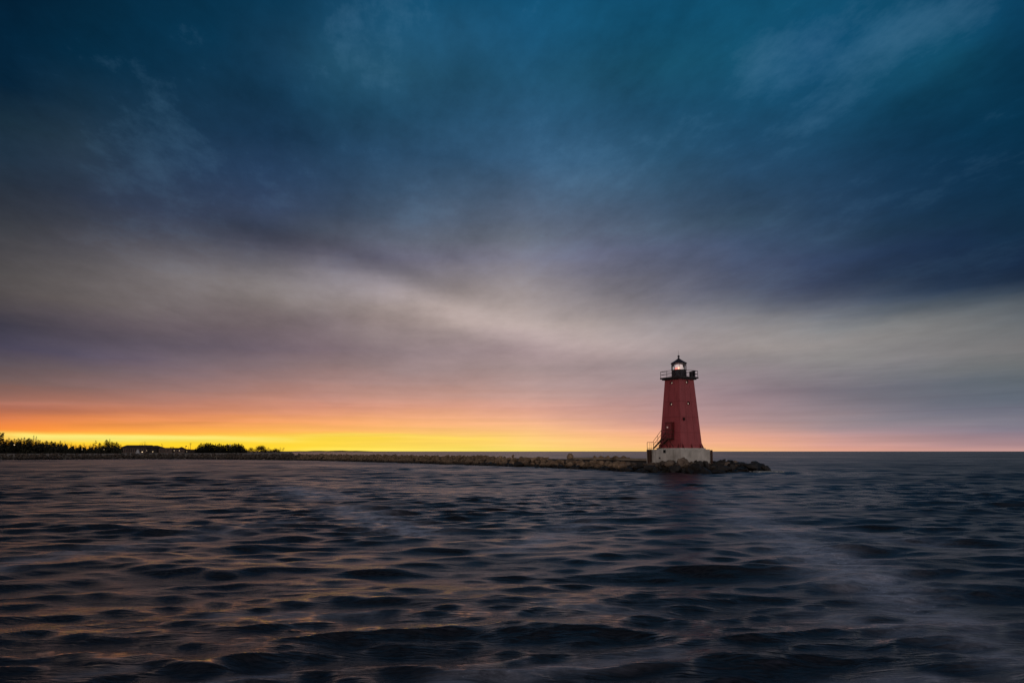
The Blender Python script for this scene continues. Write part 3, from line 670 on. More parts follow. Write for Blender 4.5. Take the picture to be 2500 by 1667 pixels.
# boulders: angular hulls
import bmesh
def hull(seed, n=16, sx=1.0, sy=.8, sz=.7):
    r = random.Random(seed); bm = bmesh.new()
    for _ in range(n):
        v = Vector((r.gauss(0, 1), r.gauss(0, 1), r.gauss(0, 1))).normalized() * r.uniform(.82, 1.0)
        bm.verts.new((v.x * sx * .5, v.y * sy * .5, v.z * sz * .5))
    g = bmesh.ops.convex_hull(bm, input=bm.verts)
    bmesh.ops.delete(bm, geom=list({e for e in g['geom_interior'] + g['geom_unused'] if isinstance(e, bmesh.types.BMVert)}), context='VERTS')
    bmesh.ops.bevel(bm, geom=list(bm.edges), offset=.04, segments=1, affect='EDGES', profile=.5, clamp_overlap=True)
    bmesh.ops.triangulate(bm, faces=bm.faces)
    bmesh.ops.subdivide_edges(bm, edges=list(bm.edges), cuts=1)
    for v in bm.verts: v.co *= 1 + r.uniform(-.02, .02)
    me = bpy.data.meshes.new('boulder'); bm.to_mesh(me); bm.free(); return me
def variants(mat, s0):
    L_ = []
    for k in range(9):
        me = hull(s0 + k, random.Random(s0 + k).choice((11, 13, 16, 20)), 1, random.Random(k + s0 * 3).uniform(.68, .95), random.Random(k * 5 + s0).uniform(.55, .85)); me.materials.append(M[mat]); L_.append(me)
    return L_
HB = {'rock': variants('rock', 100), 'rock_grey': variants('rock_grey', 200), 'rock_wet': variants('rock_wet', 300)}
KIND = {
 'rock': ('brown angular boulder in the long heaped breakwater left of the lighthouse', 'brown boulders of the breakwater'),
 'rock_grey': ('grey brown boulder piled against the foot of the concrete lighthouse base', 'grey boulders below the lighthouse base'),
 'rock_wet': ('wet blackish boulder at the waterline or the low tip of the breakwater', 'dark wet boulders of the breakwater'),
}
def boulder(kind, loc, size, rot=None, label=None, group=True):
    me = random.choice(HB[kind]); o = bpy.data.objects.new('boulder', me); col.objects.link(o)
    o.location = loc; o.scale = size if isinstance(size, tuple) else (size, size, size)
    o.rotation_euler = rot or (random.uniform(-.5, .5), random.uniform(-.5, .5), random.uniform(0, 6.28))
    tag(o, label or KIND[kind][0], 'boulder', KIND[kind][1] if group else None); return o
nb = 0; rest = []
baseR = Matrix.Rotation(-R(31), 2)
def in_base(q, m=.35):
    v = baseR @ Vector((q.x - LC.x, q.y - LC.y)); return BX0 - m < v.x < BX1 + m and BY0 - m < v.y < BY1 + m
i = 0; s = 0.0
while s < len(path) - 1:
    i = int(s); p, t, n = frame(i); p = p + t * (s - i)
    tip = min(1, (s + 2) / 15)
    for row, (o_, z) in enumerate(((-.35, -.02), (.75, .38), (1.9, .82), (3.1, 1.08), (6.2, 1.1), (8.6, .95))):
        if row >= 4 and random.random() < (.35 if row == 4 else .2): continue
        if row == 4 and 14 < s: continue
        if s < 10 and row == 5: continue
        sz = random.choice((random.uniform(.7, 1.1), random.uniform(.95, 1.75), random.uniform(1.3, 2.0))) * (1.0 if row < 3 else .75)
        if random.random() < .16: sz *= 1.4
        q = p + n * (o_ * (.4 + .6 * tip) + random.uniform(-.35, .35)) + t * random.uniform(-.4, .4)
        q.z = z * (.35 + .65 * tip) + random.uniform(-.12, .14)
        if in_base(q): continue
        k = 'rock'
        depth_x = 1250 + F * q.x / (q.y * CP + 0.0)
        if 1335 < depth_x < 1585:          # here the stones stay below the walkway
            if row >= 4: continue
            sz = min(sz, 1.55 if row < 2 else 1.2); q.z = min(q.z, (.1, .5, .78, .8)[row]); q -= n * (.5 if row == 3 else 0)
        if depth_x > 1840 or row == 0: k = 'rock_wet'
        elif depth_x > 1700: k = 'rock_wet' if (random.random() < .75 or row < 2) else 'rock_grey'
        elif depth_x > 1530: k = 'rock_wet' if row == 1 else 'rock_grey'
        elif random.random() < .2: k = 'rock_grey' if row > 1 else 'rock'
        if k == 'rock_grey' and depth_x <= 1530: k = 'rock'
        if nb < 285 and row < 5:
            boulder(k, q, sz); nb += 1
        else: rest.append((q, sz, row))
    s += random.uniform(.8, 1.15) * (1.0 if s < 60 else 1.05)
# stones heaped right in front of the base
for _ in range(0): pass
# notable single stones
q = at(1391, 1118, 93); mb = MB(); mb.lathe([(.40, 0), (.47, .18), (.43, .42), (.31, .62), (.14, .76)], 9)
mb.v = [(x * random.uniform(.88, 1.12) + .10 * z, y * random.uniform(.88, 1.12), z + random.uniform(-.03, .03)) for x, y, z in mb.v]
ub = mb.build('boulder', M['rock']); ub.location = (q.x, q.y, q.z - .1); tag(ub, 'tall upright brown boulder standing alone on the breakwater crest', 'boulder')
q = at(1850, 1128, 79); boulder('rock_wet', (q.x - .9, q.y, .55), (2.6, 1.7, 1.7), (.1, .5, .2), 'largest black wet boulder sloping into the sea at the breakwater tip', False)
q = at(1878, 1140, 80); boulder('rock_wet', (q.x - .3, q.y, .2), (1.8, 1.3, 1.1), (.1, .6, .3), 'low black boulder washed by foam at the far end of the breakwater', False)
q = at(1253, 1112, 108); boulder('rock', (q.x, q.y, q.z - .1), (.7, .6, .9), (.2, .1, .4), 'small pointed stone sticking up from the crest of the breakwater', False)
q = at(1335, 1116, 97); boulder('rock', (q.x, q.y, q.z - .15), (1.4, .7, .55), (.05, -.15, .1), 'flat brown stone lying left of the tall upright boulder', False)
# concrete cap on the crest, and the two slabs lying on it
cz = at(1450, 1118.5, 90).z
def cap_strip():
    mb = MB(); prev = None
    for px in range(1340, 1591, 10):
        j = min(range(len(path)), key=lambda i_: abs(1250 + F * path[i_].x / (path[i_].y * CP) - px))
        p, t, n = frame(j); a, b = p + n * 3.6, p + n * 6.6
        row = [(a.x, a.y, cz - .22), (a.x, a.y, cz), (b.x, b.y, cz), (b.x, b.y, cz - .22)]
        k = len(mb.v); mb.v += row
        if k: mb.f += [(k - 4 + i_, k - 4 + (i_ + 1) % 4, k + (i_ + 1) % 4, k + i_) for i_ in range(4)]
        else: mb.f.append((0, 1, 2, 3))
    mb.f.append(tuple(len(mb.v) - 4 + i_ for i_ in (3, 2, 1, 0)))
    o = mb.build('path', M['cap']); o['kind'] = 'structure'
cap_strip()
def slab(px0, px1, label, seed):
    r = random.Random(seed); a = at(px0, 1119, 91); b = at(px1, 1119, 89.5); n = 16; mb = MB()
    for k in range(n + 1):
        p = a.lerp(b, k / n); h = .24 + .13 * math.sin(k * .9 + seed) + r.uniform(-.03, .03); 
        if k in (0, n): h *= .8
        mb.v += [(p.x, p.y - .35, cz + .003), (p.x, p.y - .33, cz + h * .8), (p.x, p.y, cz + h), (p.x, p.y + .4, cz + h * .8), (p.x, p.y + .42, cz + .003)]
        if k: b_ = len(mb.v) - 5; mb.f += [(b_ - 5 + i_, b_ - 5 + (i_ + 1) % 5, b_ + (i_ + 1) % 5, b_ + i_) for i_ in range(5)]
    mb.f += [(4, 3, 2, 1, 0), tuple(len(mb.v) - 5 + i_ for i_ in range(5))]
    o = mb.build('stone_slab', M['rock']); tag(o, label, 'stone slab')
slab(1449, 1488, 'shorter dark slab lying on the breakwater walkway, nearer the upright boulder', 1); slab(1490, 1537, 'longer dark slab lying on the breakwater walkway, nearer the lighthouse', 4)
def merge(name, items, mats, label, cat):
    V = []; Fc = []; mi = []; base_ = 0; cache = {}
    for me, Mx in items:
        if me.name not in cache:
            v = np.empty(len(me.vertices) * 3); me.vertices.foreach_get('co', v); cache[me.name] = (v.reshape(-1, 3), [tuple(p.vertices) for p in me.polygons])
        v, f = cache[me.name]; A_ = np.array(Mx)
        V.append(v @ A_[:3, :3].T + A_[:3, 3]); Fc += [tuple(base_ + j for j in q_) for q_ in f]; base_ += len(v)
    V = np.concatenate(V); me = bpy.data.meshes.new(name); me.from_pydata(V.tolist(), [], Fc); me.materials.append(mats)
    o = bpy.data.objects.new(name, me); col.objects.link(o); tag(o, label, cat, None, 'stuff'); return o
def mtx(loc, size, rot=None):
    s_ = size if isinstance(size, tuple) else (size,) * 3
    from mathutils import Euler
    e = Euler(rot or (random.uniform(-.5, .5), random.uniform(-.5, .5), random.uniform(0, 6.28)))
    return Matrix.LocRotScale(Vector(loc), e, Vector(s_))
far_items = [(random.choice(HB['rock']), mtx(q, sz)) for q, sz, row in rest]
# extra stones so the far stretch reads as heaped
for i in range(70, len(path)):
    p, t, n = frame(i)
    for _ in range(3):
        q = p + n * random.uniform(.2, 4.5) + t * random.uniform(-.5, .5); q.z = min(1.25, .1 + (q - p).length * .34) + random.uniform(0, .15)
        far_items.append((random.choice(HB['rock']), mtx(q, random.uniform(.6, 1.2))))
# shore riprap
SH = [(720, 1123), (600, 1121.5), (470, 1120.3), (340, 1120), (160, 1121), (0, 1122), (-300, 1124)]
shore = [ground(*p) for p in SH]
sp = resample([Vector((p.x, p.y, 0)) for p in shore], .75)
shore_items = []
for p in sp:
    for k in range(4):
        q = p + Vector((random.uniform(-.6, .6), k * 1.0 + random.uniform(-.4, .4), 0)); q.z = .15 + k * .36 + random.uniform(-.15, .25)
        shore_items.append((random.choice(HB['rock']), mtx(q, random.uniform(.8, 1.9))))
merge('riprap', far_items, M['rock'], 'far heaped rubble of the breakwater', 'riprap'); merge('riprap', shore_items, M['rock_shore'], 'dark rubble along the waterline of the left shore', 'riprap')
# foam at the tip
random.seed(21)
mb = MB(); tp = ground(1868, 1152)
for k in range(34):
    a = random.gauss(0, 1); x = tp.x + a * 1.0 + random.uniform(-.3, .3); y = tp.y + random.uniform(-.9, .9); r = random.uniform(.12, .34)
    mb.lathe([(r, -.1), (r * .9, .03), (r * .5, .1), (r * .1, .12)], 7, c=(x, y))
tag(mb.build('sea_foam', M['foam'], None, True), 'pale foam breaking over the low rocks at the breakwater tip', 'foam', None, 'stuff')

# ------------------------------------------------------------------ land
def land():
    front = [(p.x, p.y) for p in sp]
    mb = MB(); rows_ = [(-1.5, -.8), (2.0, .5), (4.2, 1.28), (12, 1.42), (60, 1.35), (250, 1.3), (900, 1.2)]
    for x, y in front:
        k = (x / y)
        for o_, z in rows_: mb.v.append((x + k * o_ * 1.02, y + o_, z + (random.uniform(-.08, .08) if 3 < o_ < 100 else 0)))
    n = len(rows_)
    for i in range(len(front) - 1):
        for k in range(n - 1): mb.f.append((i * n + k, (i + 1) * n + k, (i + 1) * n + k + 1, i * n + k + 1))
    o = mb.build('land', M['sand']); o['kind'] = 'structure'
land()
# far low hills on the horizon
mb = MB()
def hills(px0, px1, Y, tops):
    n = len(tops)
    for k, h in enumerate(tops):
        p = at(px0 + (px1 - px0) * k / (n - 1), HORIZON, Y); z = h * Y / F + .01
        b = len(mb.v); mb.v += [(p.x, p.y - 60, -1), (p.x, p.y, z), (p.x * 1.1, p.y * 1.1, -1)]
        if k: mb.f += [(b - 3, b, b + 1, b - 2), (b - 2, b + 1, b + 2, b - 1)]
hills(640, 960, 3000, [2.6, 2.4, 1.6, 1.3, 1.4, 1.9, 1.7, 2.6, 2.7, 2.3, 2.9, 3.2, 2.4, 2.6, 2.0, 1.4, 1.0, .7, .4])
o = mb.build('hills', surface('distant_hills', (.03, .025, .02), (.05, .04, .03), .01, .95, 0, world=True)); o['kind'] = 'structure'

# ------------------------------------------------------------------ trees
random.seed(5)
def leafs(mb, c, r, n, s, flat=.8):
    for _ in range(n):
        v = Vector((random.gauss(0, 1), random.gauss(0, 1), random.gauss(0, 1))).normalized() * r * random.uniform(.35, 1) ** .6
        p = Vector(c) + Vector((v.x, v.y, v.z * flat)); a = Vector((random.gauss(0, 1), random.gauss(0, 1), random.gauss(0, .7))).normalized(); b = a.orthogonal().normalized() * s * random.uniform(.4, .7); a = a * s
        mb.add([p - a * .5, p + b, p + a * .6, p - b * .8], [(0, 1, 2, 3)])
def conifer(h, r, dens=1.0):
    t = MB(); t.tube((0, 0, 0), (0, 0, h * .96), .035 * h * .5, .02, 6); c = MB(); z = h * .1
    while z < h * .985:
        f = 1 - z / h; L_ = r * (f ** .8) * random.uniform(.8, 1.15) + .1
        for k in range(int(6 * dens) + 2):
            a = random.uniform(0, 6.28); l = L_ * random.uniform(.6, 1.1); d = Vector((math.cos(a), math.sin(a), 0)); w = Vector((-d.y, d.x, 0))
            n = max(2, int(l / .35))
            for j in range(n):
                u = (j + .5) / n; p = Vector((0, 0, z)) + d * l * u + Vector((0, 0, -.28 * l * u * u + .1 * l * u)); s = (.34 - .12 * u) * min(1, .4 + l)
                e = Vector((0, 0, random.uniform(-.16, .05)))
                c.add([p - d * s * .7, p + w * s * random.uniform(.5, 1) + e, p + d * s * 1.0 - Vector((0, 0, .08)), p - w * s * random.uniform(.5, 1) + e], [(0, 1, 2, 3)])
        z += h * random.uniform(.028, .05) / max(dens, .7)
    for k in range(4): c.add([(0, 0, h * (.93 + .02 * k)), (.12 * (1 - k * .2), .05, h * (.93 + .02 * k)), (0, 0, h * 1.02), (-.1, -.06, h * .95)], [(0, 1, 2, 3)])
    return t, c, 'needle'
def pine(h, r):
    t = MB(); t.tube((0, 0, 0), (.1, 0, h * .9), .16, .05, 7); c = MB()
    for k in range(13):
        z = h * random.uniform(.42, .97); f = math.sin(min(1, (1.04 - z / h) / .5) * 1.5) ; a = random.uniform(0, 6.28); l = r * f * random.uniform(.3, 1)
        p = Vector((math.cos(a) * l, math.sin(a) * l, z)); t.tube((.05, 0, z - .5), p, .05, .02, 5)
        leafs(c, p, random.uniform(.55, .95), 95, .22, .65)
    return t, c, 'needle'
def bare(h, r, fine=1.0):
    t = MB(); c = MB()
    def br(p, d, l, rad, lev):
        q = p + d * l
        (t if lev == 0 else c).tube(p, q, rad, rad * .6, 5 if lev < 2 else 3, False)
        if lev >= 4: return
        for k in range(random.choice((3, 4)) if lev < 3 else 4):
            e = (d + Vector((random.gauss(0, .5), random.gauss(0, .5), random.uniform(-.05, .4)))).normalized()
            br(p.lerp(q, random.uniform(.45, 1)), e, l * random.uniform(.5, .78), rad * .5, lev + 1)
    br(Vector((0, 0, 0)), Vector((0, 0, 1)), h * .38, .11, 0)
    return t, c, 'twig'
def bush(h, r):
    t = MB(); c = MB()
    for k in range(5):
        a = random.uniform(0, 6.28); d = Vector((math.cos(a) * .5, math.sin(a) * .5, 1)).normalized(); t.tube((0, 0, 0), d * h * .7, .05, .02, 4)
    for k in range(9):
        a = random.uniform(0, 6.28); l = r * random.uniform(0, .8); leafs(c, (math.cos(a) * l, math.sin(a) * l, h * random.uniform(.25, .8)), h * .3, 60, .2, .9)
    for k in range(26):
        a = random.uniform(0, 6.28); l = r * random.uniform(0, .9); z = h * random.uniform(.7, 1.15); p = Vector((math.cos(a) * l, math.sin(a) * l, h * .5)); c.tube(p, (p.x + random.gauss(0, .15), p.y, z), .018, .008, 3, False)
    return t, c, 'twig'
protos = {}
def plant(kind, px, ytop, Y, name, label, cat, group, wide=1.0, zg=1.25):
    top = at(px, ytop, Y); h = max(.8, top.z - zg)
    lst = protos.setdefault(kind, [])
    if len(lst) < {'conifer': 5, 'pine': 2, 'bare': 5, 'bush': 3, 'cedar': 4}[kind]:
        hh = {'conifer': 8, 'pine': 11, 'bare': 7, 'bush': 3.2, 'cedar': 7}[kind]
        t, c, mm = {'conifer': lambda: conifer(hh, 1.9), 'cedar': lambda: conifer(hh, 2.3, 1.5), 'pine': lambda: pine(hh, 2.6), 'bare': lambda: bare(hh, 3), 'bush': lambda: bush(hh, 2.0)}[kind]()
        o = empty(name, (0, 0, 0)); t.build('trunk', M['bark'], o); c.build('crown', M[mm], o); o['h'] = hh; lst.append(o)
    else:
        o = copy_tree(random.choice(lst))
    hh = lst[0]['h']; s = h / hh
    o.location = (top.x, top.y, zg); o.rotation_euler = (0, 0, random.uniform(0, 6.28)); o.scale = (s * wide, s * wide, s)
    tag(o, label, cat, group); return o
def c4(x, y): return x / 6.533, 1040 + y / 6.533
def c5(x, y): return 340 + x / 6.19, 1040 + y / 6.19
Yt = 330
plant('pine', *c4(4, 92), Yt, 'pine_tree', 'tall round topped pine at the left end of the shore, cut by the photo edge', 'tree', None, .8)
plant('pine', *c4(66, 100), Yt, 'pine_tree', 'tall round topped pine standing whole above the left shore conifers', 'tree', None, .8)
G1 = 'conifers of the dark left shore wood'; L1 = 'dark spiky conifer in the row of the left shore wood'
for x, y in ((20, 215), (110, 205), (145, 178), (185, 215), (230, 198), (262, 215), (292, 190), (320, 212), (345, 190), (390, 180), (430, 208), (465, 185), (500, 205), (610, 215), (640, 222), (680, 250), (715, 248), (740, 230), (790, 250), (822, 238), (850, 262), (880, 248), (925, 262), (965, 232), (1000, 268), (1280, 290), (1590, 262), (1700, 212), (1725, 240), (1785, 245), (1820, 255), (1860, 252), (1895, 275), (1928, 288)):
    plant(random.choice(('conifer', 'cedar')), *c4(x, y), Yt + random.uniform(-12, 25), 'conifer_tree', L1, 'tree', G1, random.uniform(1.7, 2.3))
plant('conifer', *c4(540, 148), Yt, 'conifer_tree', 'tallest spiky conifer of the close pair rising from the left shore wood', 'tree', None, .95)
plant('conifer', *c4(582, 158), Yt, 'conifer_tree', 'second spiky conifer of the close pair, just right of the tallest', 'tree', None, .95)
plant('conifer', *c4(1752, 200), Yt, 'conifer_tree', 'pointed conifer rising beside the long flat building', 'tree', None, 1.0)
G2 = 'bare trees of the left shore wood'; L2 = 'leafless thin branched tree against the glow in the left shore wood'
for x, y in ((925, 212), (1060, 220), (1085, 205), (1140, 212), (1165, 235), (1240, 250), (1300, 262), (1340, 250), (1385, 212), (1420, 240), (1445, 235), (1480, 226), (1555, 270), (1625, 240), (1660, 262), (190, 150), (270, 160)):
    plant('bare', *c4(x, y), Yt + random.uniform(10, 40), 'bare_tree', L2, 'tree', G2, .8)
plant('pine', *c4(1525, 222), Yt + 10, 'pine_tree', 'small round topped tree among bare trees left of the long building', 'tree', None, .62)
for x, y in ((2262, 232), (2300, 215), (2335, 205)):
    plant('bare', *c4(x, y), 440, 'bare_tree', 'slender leafless tree rising behind the roof of the long building', 'tree', 'bare trees behind the long building', .6)
# low undergrowth filling the wood
ug = MB()
for k in range(9000):
    px = random.uniform(-40, 296); f = 1.0
    p = at(px, 1100, Yt + random.uniform(-12, 30)); bump_ = .72 + .22 * math.sin(px * .55 + 2 * math.sin(px * .13)) + .1 * math.sin(px * 1.7); lim = float(np.interp(px, [-40, 0, 60, 95, 110, 150, 165, 182, 240, 250, 285, 296], [6.0, 6.0, 5.8, 5.6, 5.0, 4.7, 4.4, 3.0, 3.0, 4.0, 3.8, 2.6]))
    leafs(ug, (p.x, p.y, 1.2 + lim * bump_ * random.uniform(0, 1) ** .8), .5, 2, .6)
tag(ug.build('undergrowth', M['needle']), 'dense dark undergrowth filling the left shore wood', 'undergrowth', None, 'stuff')
# dense grove
G3 = 'dense evergreens of the separate middle grove'; L3 = 'dense dark evergreen in the separate grove right of the gabled building'
Yg = 400
for x, y in ((850, 330), (880, 310), (905, 280), (935, 255), (965, 262), (995, 258), (1020, 248), (1045, 250), (1075, 252), (1105, 268), (1130, 280), (1155, 265), (1185, 272), (1210, 258), (1240, 270), (1270, 275), (1300, 285), (1330, 265), (1360, 278), (1385, 270), (1415, 268), (1445, 255), (1470, 265), (1500, 258), (1525, 275), (1550, 265), (1575, 290), (1600, 325), (1620, 335)):
    plant('cedar', *c5(x, y), Yg + random.uniform(-10, 14), 'evergreen_tree', L3, 'tree', G3, random.uniform(1.3, 1.9))
ug = MB()
for k in range(1500):
    px = random.uniform(477, 602); lim = float(np.interp(px, [477, 486, 500, 520, 530, 560, 585, 596, 602], [1.2, 3.0, 4.6, 4.8, 3.9, 4.8, 4.4, 2.6, 1.0]))
    p = at(px, 1100, Yg + random.uniform(-6, 12)); leafs(ug, (p.x, p.y, 1.2 + random.uniform(0, lim)), .5, 2, .6)
tag(ug.build('undergrowth', M['needle']), 'dense dark undergrowth among the middle grove', 'undergrowth', None, 'stuff')
G4 = 'low bushes at the thin end of the shore'; L4 = 'low scrubby bush on the thin end of the shore, right of the grove'
for x, y, w in ((1660, 350, 1.6), (1690, 318, 1), (1735, 348, 1.5), (1790, 300, .9), (1830, 288, .9), (1860, 285, .9), (1885, 310, 1), (1915, 345, 1.4), (1990, 345, 1.3), (2040, 350, 1.3), (2080, 330, 1.2), (2110, 352, 1.3)):
    plant('bush', *c5(x, y), 440, 'bush', L4, 'bush', G4, w)
for x, y in ((1700, 305), (1750, 312), (1930, 282), (1955, 288), (1975, 300), (2125, 288), (2160, 290), (2180, 300), (2050, 320)):
    plant('bare', *c5(x, y), 440, 'bare_tree', 'thin leafless tree among the bushes at the thin end of the shore', 'tree', 'bare trees at the thin end of the shore', .8)

# ------------------------------------------------------------------ shore buildings
Yb = 395; kx = Yb / (F * CP)
def bx(px): return at(px, 1101, Yb).x
def bz(py): return at(400, py, Yb).z
g0 = 1.3
def gable_roof(mb, x0, x1, y0, y1, ze, zr, ov=.4, hip=0.0):
    x0 -= ov; x1 += ov; y0 -= ov; y1 += ov; ym = (y0 + y1) / 2
    mb.add([(x0, y0, ze), (x1, y0, ze), (x1, y1, ze), (x0, y1, ze), (x0 + hip, ym, zr), (x1 - hip, ym, zr)], [(0, 1, 5, 4), (2, 3, 4, 5), (1, 2, 5), (3, 0, 4), (3, 2, 1, 0)])
# long building
x0, x1 = bx(295), bx(357); o = empty('long_building', ((x0 + x1) / 2, Yb + 6, g0)); tag(o, 'long low building with a flat brown roof and a row of pale wall panels', 'building')
hw = (x1 - x0) / 2; zt_ = bz(1092.5) - g0
MB().box((0, 0, zt_ / 2), (2 * hw, 12, zt_)).build('wall', M['wall'], o)
mb = MB(); gable_roof(mb, -hw, hw, -6, 6, zt_, bz(1086) - g0, .6, .5); mb.build('roof', M['shingle'], o)
for k in range(11):
    xx = -hw + 1 + k * (2 * hw - 2) / 10; mb = MB(); mb.box((xx, -6.02, zt_ * .5), (.55, .08, zt_ * .62)); f = mb.build('window', M['wall_dark'], o)
    MB().box((xx, -6.07, zt_ * .5), (.4, .05, zt_ * .5)).build('pane', M['window'], f)
x0, x1 = bx(358), bx(384); o = empty('annex_building', ((x0 + x1) / 2, Yb + 4, g0)); tag(o, 'lower annex with a sloping roof joined right of the long building', 'building')
hw = (x1 - x0) / 2; zt_ = bz(1093) - g0
MB().box((0, 0, zt_ / 2), (2 * hw, 8, zt_)).build('wall', M['wall_dark'], o)
mb = MB(); gable_roof(mb, -hw, hw, -4, 4, zt_, bz(1087) - g0, .5, 2.6); mb.build('roof', M['shingle'], o)
for k in range(3): MB().box((-hw + 1.2 + k * 1.9, -4.03, zt_ * .55), (.8, .06, zt_ * .4)).build('window', M['window'], o)
x0, x1 = bx(386), bx(419); o = empty('flat_building', ((x0 + x1) / 2, Yb + 4, g0)); tag(o, 'pale flat roofed building with a framed sign board on its right end', 'building')
hw = (x1 - x0) / 2; zt_ = bz(1093.5) - g0
MB().box((0, 0, zt_ / 2), (2 * hw, 7, zt_)).build('wall', M['wall'], o)
MB().box((0, 0, zt_ + .08), (2 * hw + .5, 7.5, .16)).build('roof', M['shingle'], o)
for k in range(3): MB().box((-hw + 1.3 + k * 2.0, -3.53, zt_ * .5), (.7, .06, .9)).build('window', M['window'], o)
mb = MB(); w0, w1 = bx(411) - (x0 + x1) / 2, bx(419.5) - (x0 + x1) / 2; zz0, zz1 = zt_ + .16, bz(1091.8) - g0
mb = MB(); mb.box(((w0 + w1) / 2, -2, zz1 + .1), (w1 - w0, .3, .22)); mb.box((w0 + .1, -2, (zz0 + zz1) / 2), (.2, .3, zz1 - zz0)); mb.box((w1 - .1, -2, (zz0 + zz1) / 2), (.2, .3, zz1 - zz0)); mb.build('sign_frame', M['shingle'], o)
x0, x1 = bx(423), bx(449); o = empty('gabled_building', ((x0 + x1) / 2, Yb + 4, g0)); tag(o, 'low building with a small pyramid roof in the middle', 'building')
hw = (x1 - x0) / 2; zt_ = bz(1096.5) - g0; ct = bx(434.5) - (x0 + x1) / 2; pw = (bx(443.5) - bx(425.5)) / 2
MB().box((0, 0, zt_ / 2), (2 * hw, 7, zt_)).build('wall', M['wall'], o)
mb = MB(); mb.box((0, 0, zt_ + .06), (2 * hw + .3, 7.3, .12)); mb.add([(ct - pw, -pw, zt_ + .12), (ct + pw, -pw, zt_ + .12), (ct + pw, pw, zt_ + .12), (ct - pw, pw, zt_ + .12), (ct, 0, bz(1090.2) - g0)], [(0, 1, 4), (1, 2, 4), (2, 3, 4), (3, 0, 4), (3, 2, 1, 0)]); mb.build('roof', M['shingle'], o)
for xx in (-2.4, -.8, 1.6): MB().box((xx, -3.53, zt_ * .5), (.7, .06, .7)).build('window', M['window'], o)
x0, x1 = bx(451), bx(474); o = empty('low_building', ((x0 + x1) / 2, Yb + 4, g0)); tag(o, 'plain low dark building between the pyramid roof and the evergreen grove', 'building')
hw = (x1 - x0) / 2; zt_ = bz(1097.3) - g0
MB().box((0, 0, zt_ / 2), (2 * hw, 6, zt_)).build('wall', M['wall_dark'], o)
MB().box((0, 0, zt_ + .07), (2 * hw + .4, 6.4, .14)).build('roof', M['shingle'], o)
for xx in (-1.5, 1): MB().box((xx, -3.03, zt_ * .5), (.7, .06, .6)).build('window', M['window'], o)
# poles
def pole(px, ytop, Y, name, label, cat, arms=(), r=.07):
    p = at(px, ytop, Y); o = empty(name, (p.x, p.y, g0)); tag(o, label, cat); h = p.z - g0
    MB().tube((0, 0, 0), (0, 0, h), r * 1.3, r * .8, 8).build('pole', M['iron'], o)
    for (z, w) in arms: MB().box((0, 0, h - z), (w, .12, .14)).build('crossarm', M['iron'], o)
    return o, h
pole(395, 1083, 388, 'mast', 'thin tall mast standing in front of the flat roofed building', 'mast', ((.1, .7),))
pole(397.3, 1086, 392, 'mast', 'shorter thin mast just right of the taller mast at the flat building', 'mast', ((.1, .5),))
pole(465.2, 1081.5, 388, 'utility_pole', 'utility pole with two crossarms left of the evergreen grove', 'pole', ((.1, 1.0), (.75, 1.5)), .1)
o, h = pole(460.8, 1089, 388, 'mast', 'short bare mast just left of the utility pole with crossarms', 'mast')
o, h = pole(453, 1087.5, 388, 'flagpole', 'short flagpole with a small dark flag left of the utility pole', 'flagpole')
mb = MB(); mb.hexa([(.05, -.02, h - .75), (.8, -.12, h - .6), (.8, -.06, h - .6), (.05, .02, h - .75)], [(.05, -.02, h - .2), (.8, -.12, h), (.8, -.06, h), (.05, .02, h - .2)]); mb.build('flag', M['iron'], o)
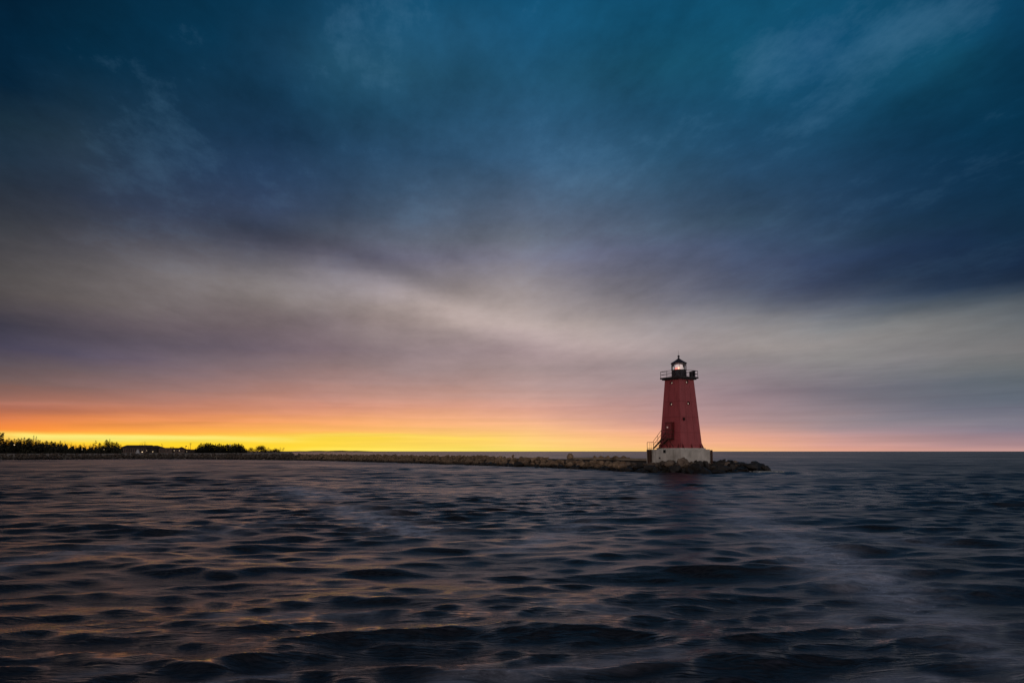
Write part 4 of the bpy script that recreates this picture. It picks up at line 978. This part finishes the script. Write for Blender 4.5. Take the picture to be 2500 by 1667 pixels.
# lit lamps along the shore
def lamp(x, y, Y, r, label):
    px, py = x, y; p = at(px, py, Y); o = empty('shore_lamp', (p.x, p.y, g0)); tag(o, label, 'lamp'); h = p.z - g0
    MB().tube((0, 0, 0), (0, 0, max(.2, h - r * .5)), .05, .04, 6).build('post', M['iron'], o)
    mb = MB(); mb.lathe([(r * .4, h - r * .8), (r, h - r * .3), (r, h + r * .3), (r * .4, h + r * .8)], 10); mb.build('lamp_globe', M['lamp'], o, True)
    MB().lathe([(r * 1.15, h + r * .55), (r * 1.15, h + r * .7), (r * .3, h + r * 1.1)], 10).build('lamp_cap', M['iron'], o)
for (x, y), r, l in ((c4(228, 297), .2, 'white lamp glowing in the dark left shore wood'), (c4(1310, 372), .12, 'faint lamp among the bare trees of the left shore wood'), (c4(1660, 370), .1, 'faintest lamp in the wood near the long building'),
                     (c5(45, 389), .3, 'brightest lamp low in front of the long building'), (c5(112, 368), .12, 'small lamp at the annex of the long building'), (c5(205, 385), .2, 'lamp in front of the lower annex building'),
                     (c5(528, 368), .17, 'left of the two lamps under the pyramid roof'), (c5(605, 368), .17, 'right of the two lamps under the pyramid roof'), (c5(718, 382), .12, 'small lamp before the plain low building')):
    lamp(x, y, 318 if x < 290 else 384, r, l)
p = c5(1372, 290); lamp(p[0], p[1], 384, .2, 'lamp shining high in front of the evergreen grove')
# boat tent
p = at(*c4(2195, 415), 380); o = empty('sail_tent', (p.x, p.y, g0)); tag(o, 'small white triangular tent in front of the long building', 'tent')
mb = MB(); w = .85; h = at(*c4(2190, 372), 380).z - g0
mb.add([(-w, -.5, 0), (w, -.5, 0), (w, .8, 0), (-w, .8, 0), (-.1, -.5, h), (-.1, .8, h)], [(0, 1, 4), (1, 2, 5, 4), (2, 3, 5), (3, 0, 4, 5), (3, 2, 1, 0)]); mb.build('canopy', M['white'], o)
MB().tube((-.1, -.56, 0), (-.1, -.56, h + .1), .03, n=6).build('pole', M['iron'], o)

# ------------------------------------------------------------------ render
scene.view_settings.view_transform = 'Standard'; scene.view_settings.look = 'None'
scene.view_settings.exposure = 0; scene.view_settings.gamma = 1
scene.render.engine = 'CYCLES'
cy = scene.cycles
cy.use_denoising = True
cy.max_bounces = 6; cy.diffuse_bounces = 2; cy.glossy_bounces = 3; cy.transparent_max_bounces = 8
cy.sample_clamp_indirect = 3; cy.caustics_reflective = False; cy.caustics_refractive = False
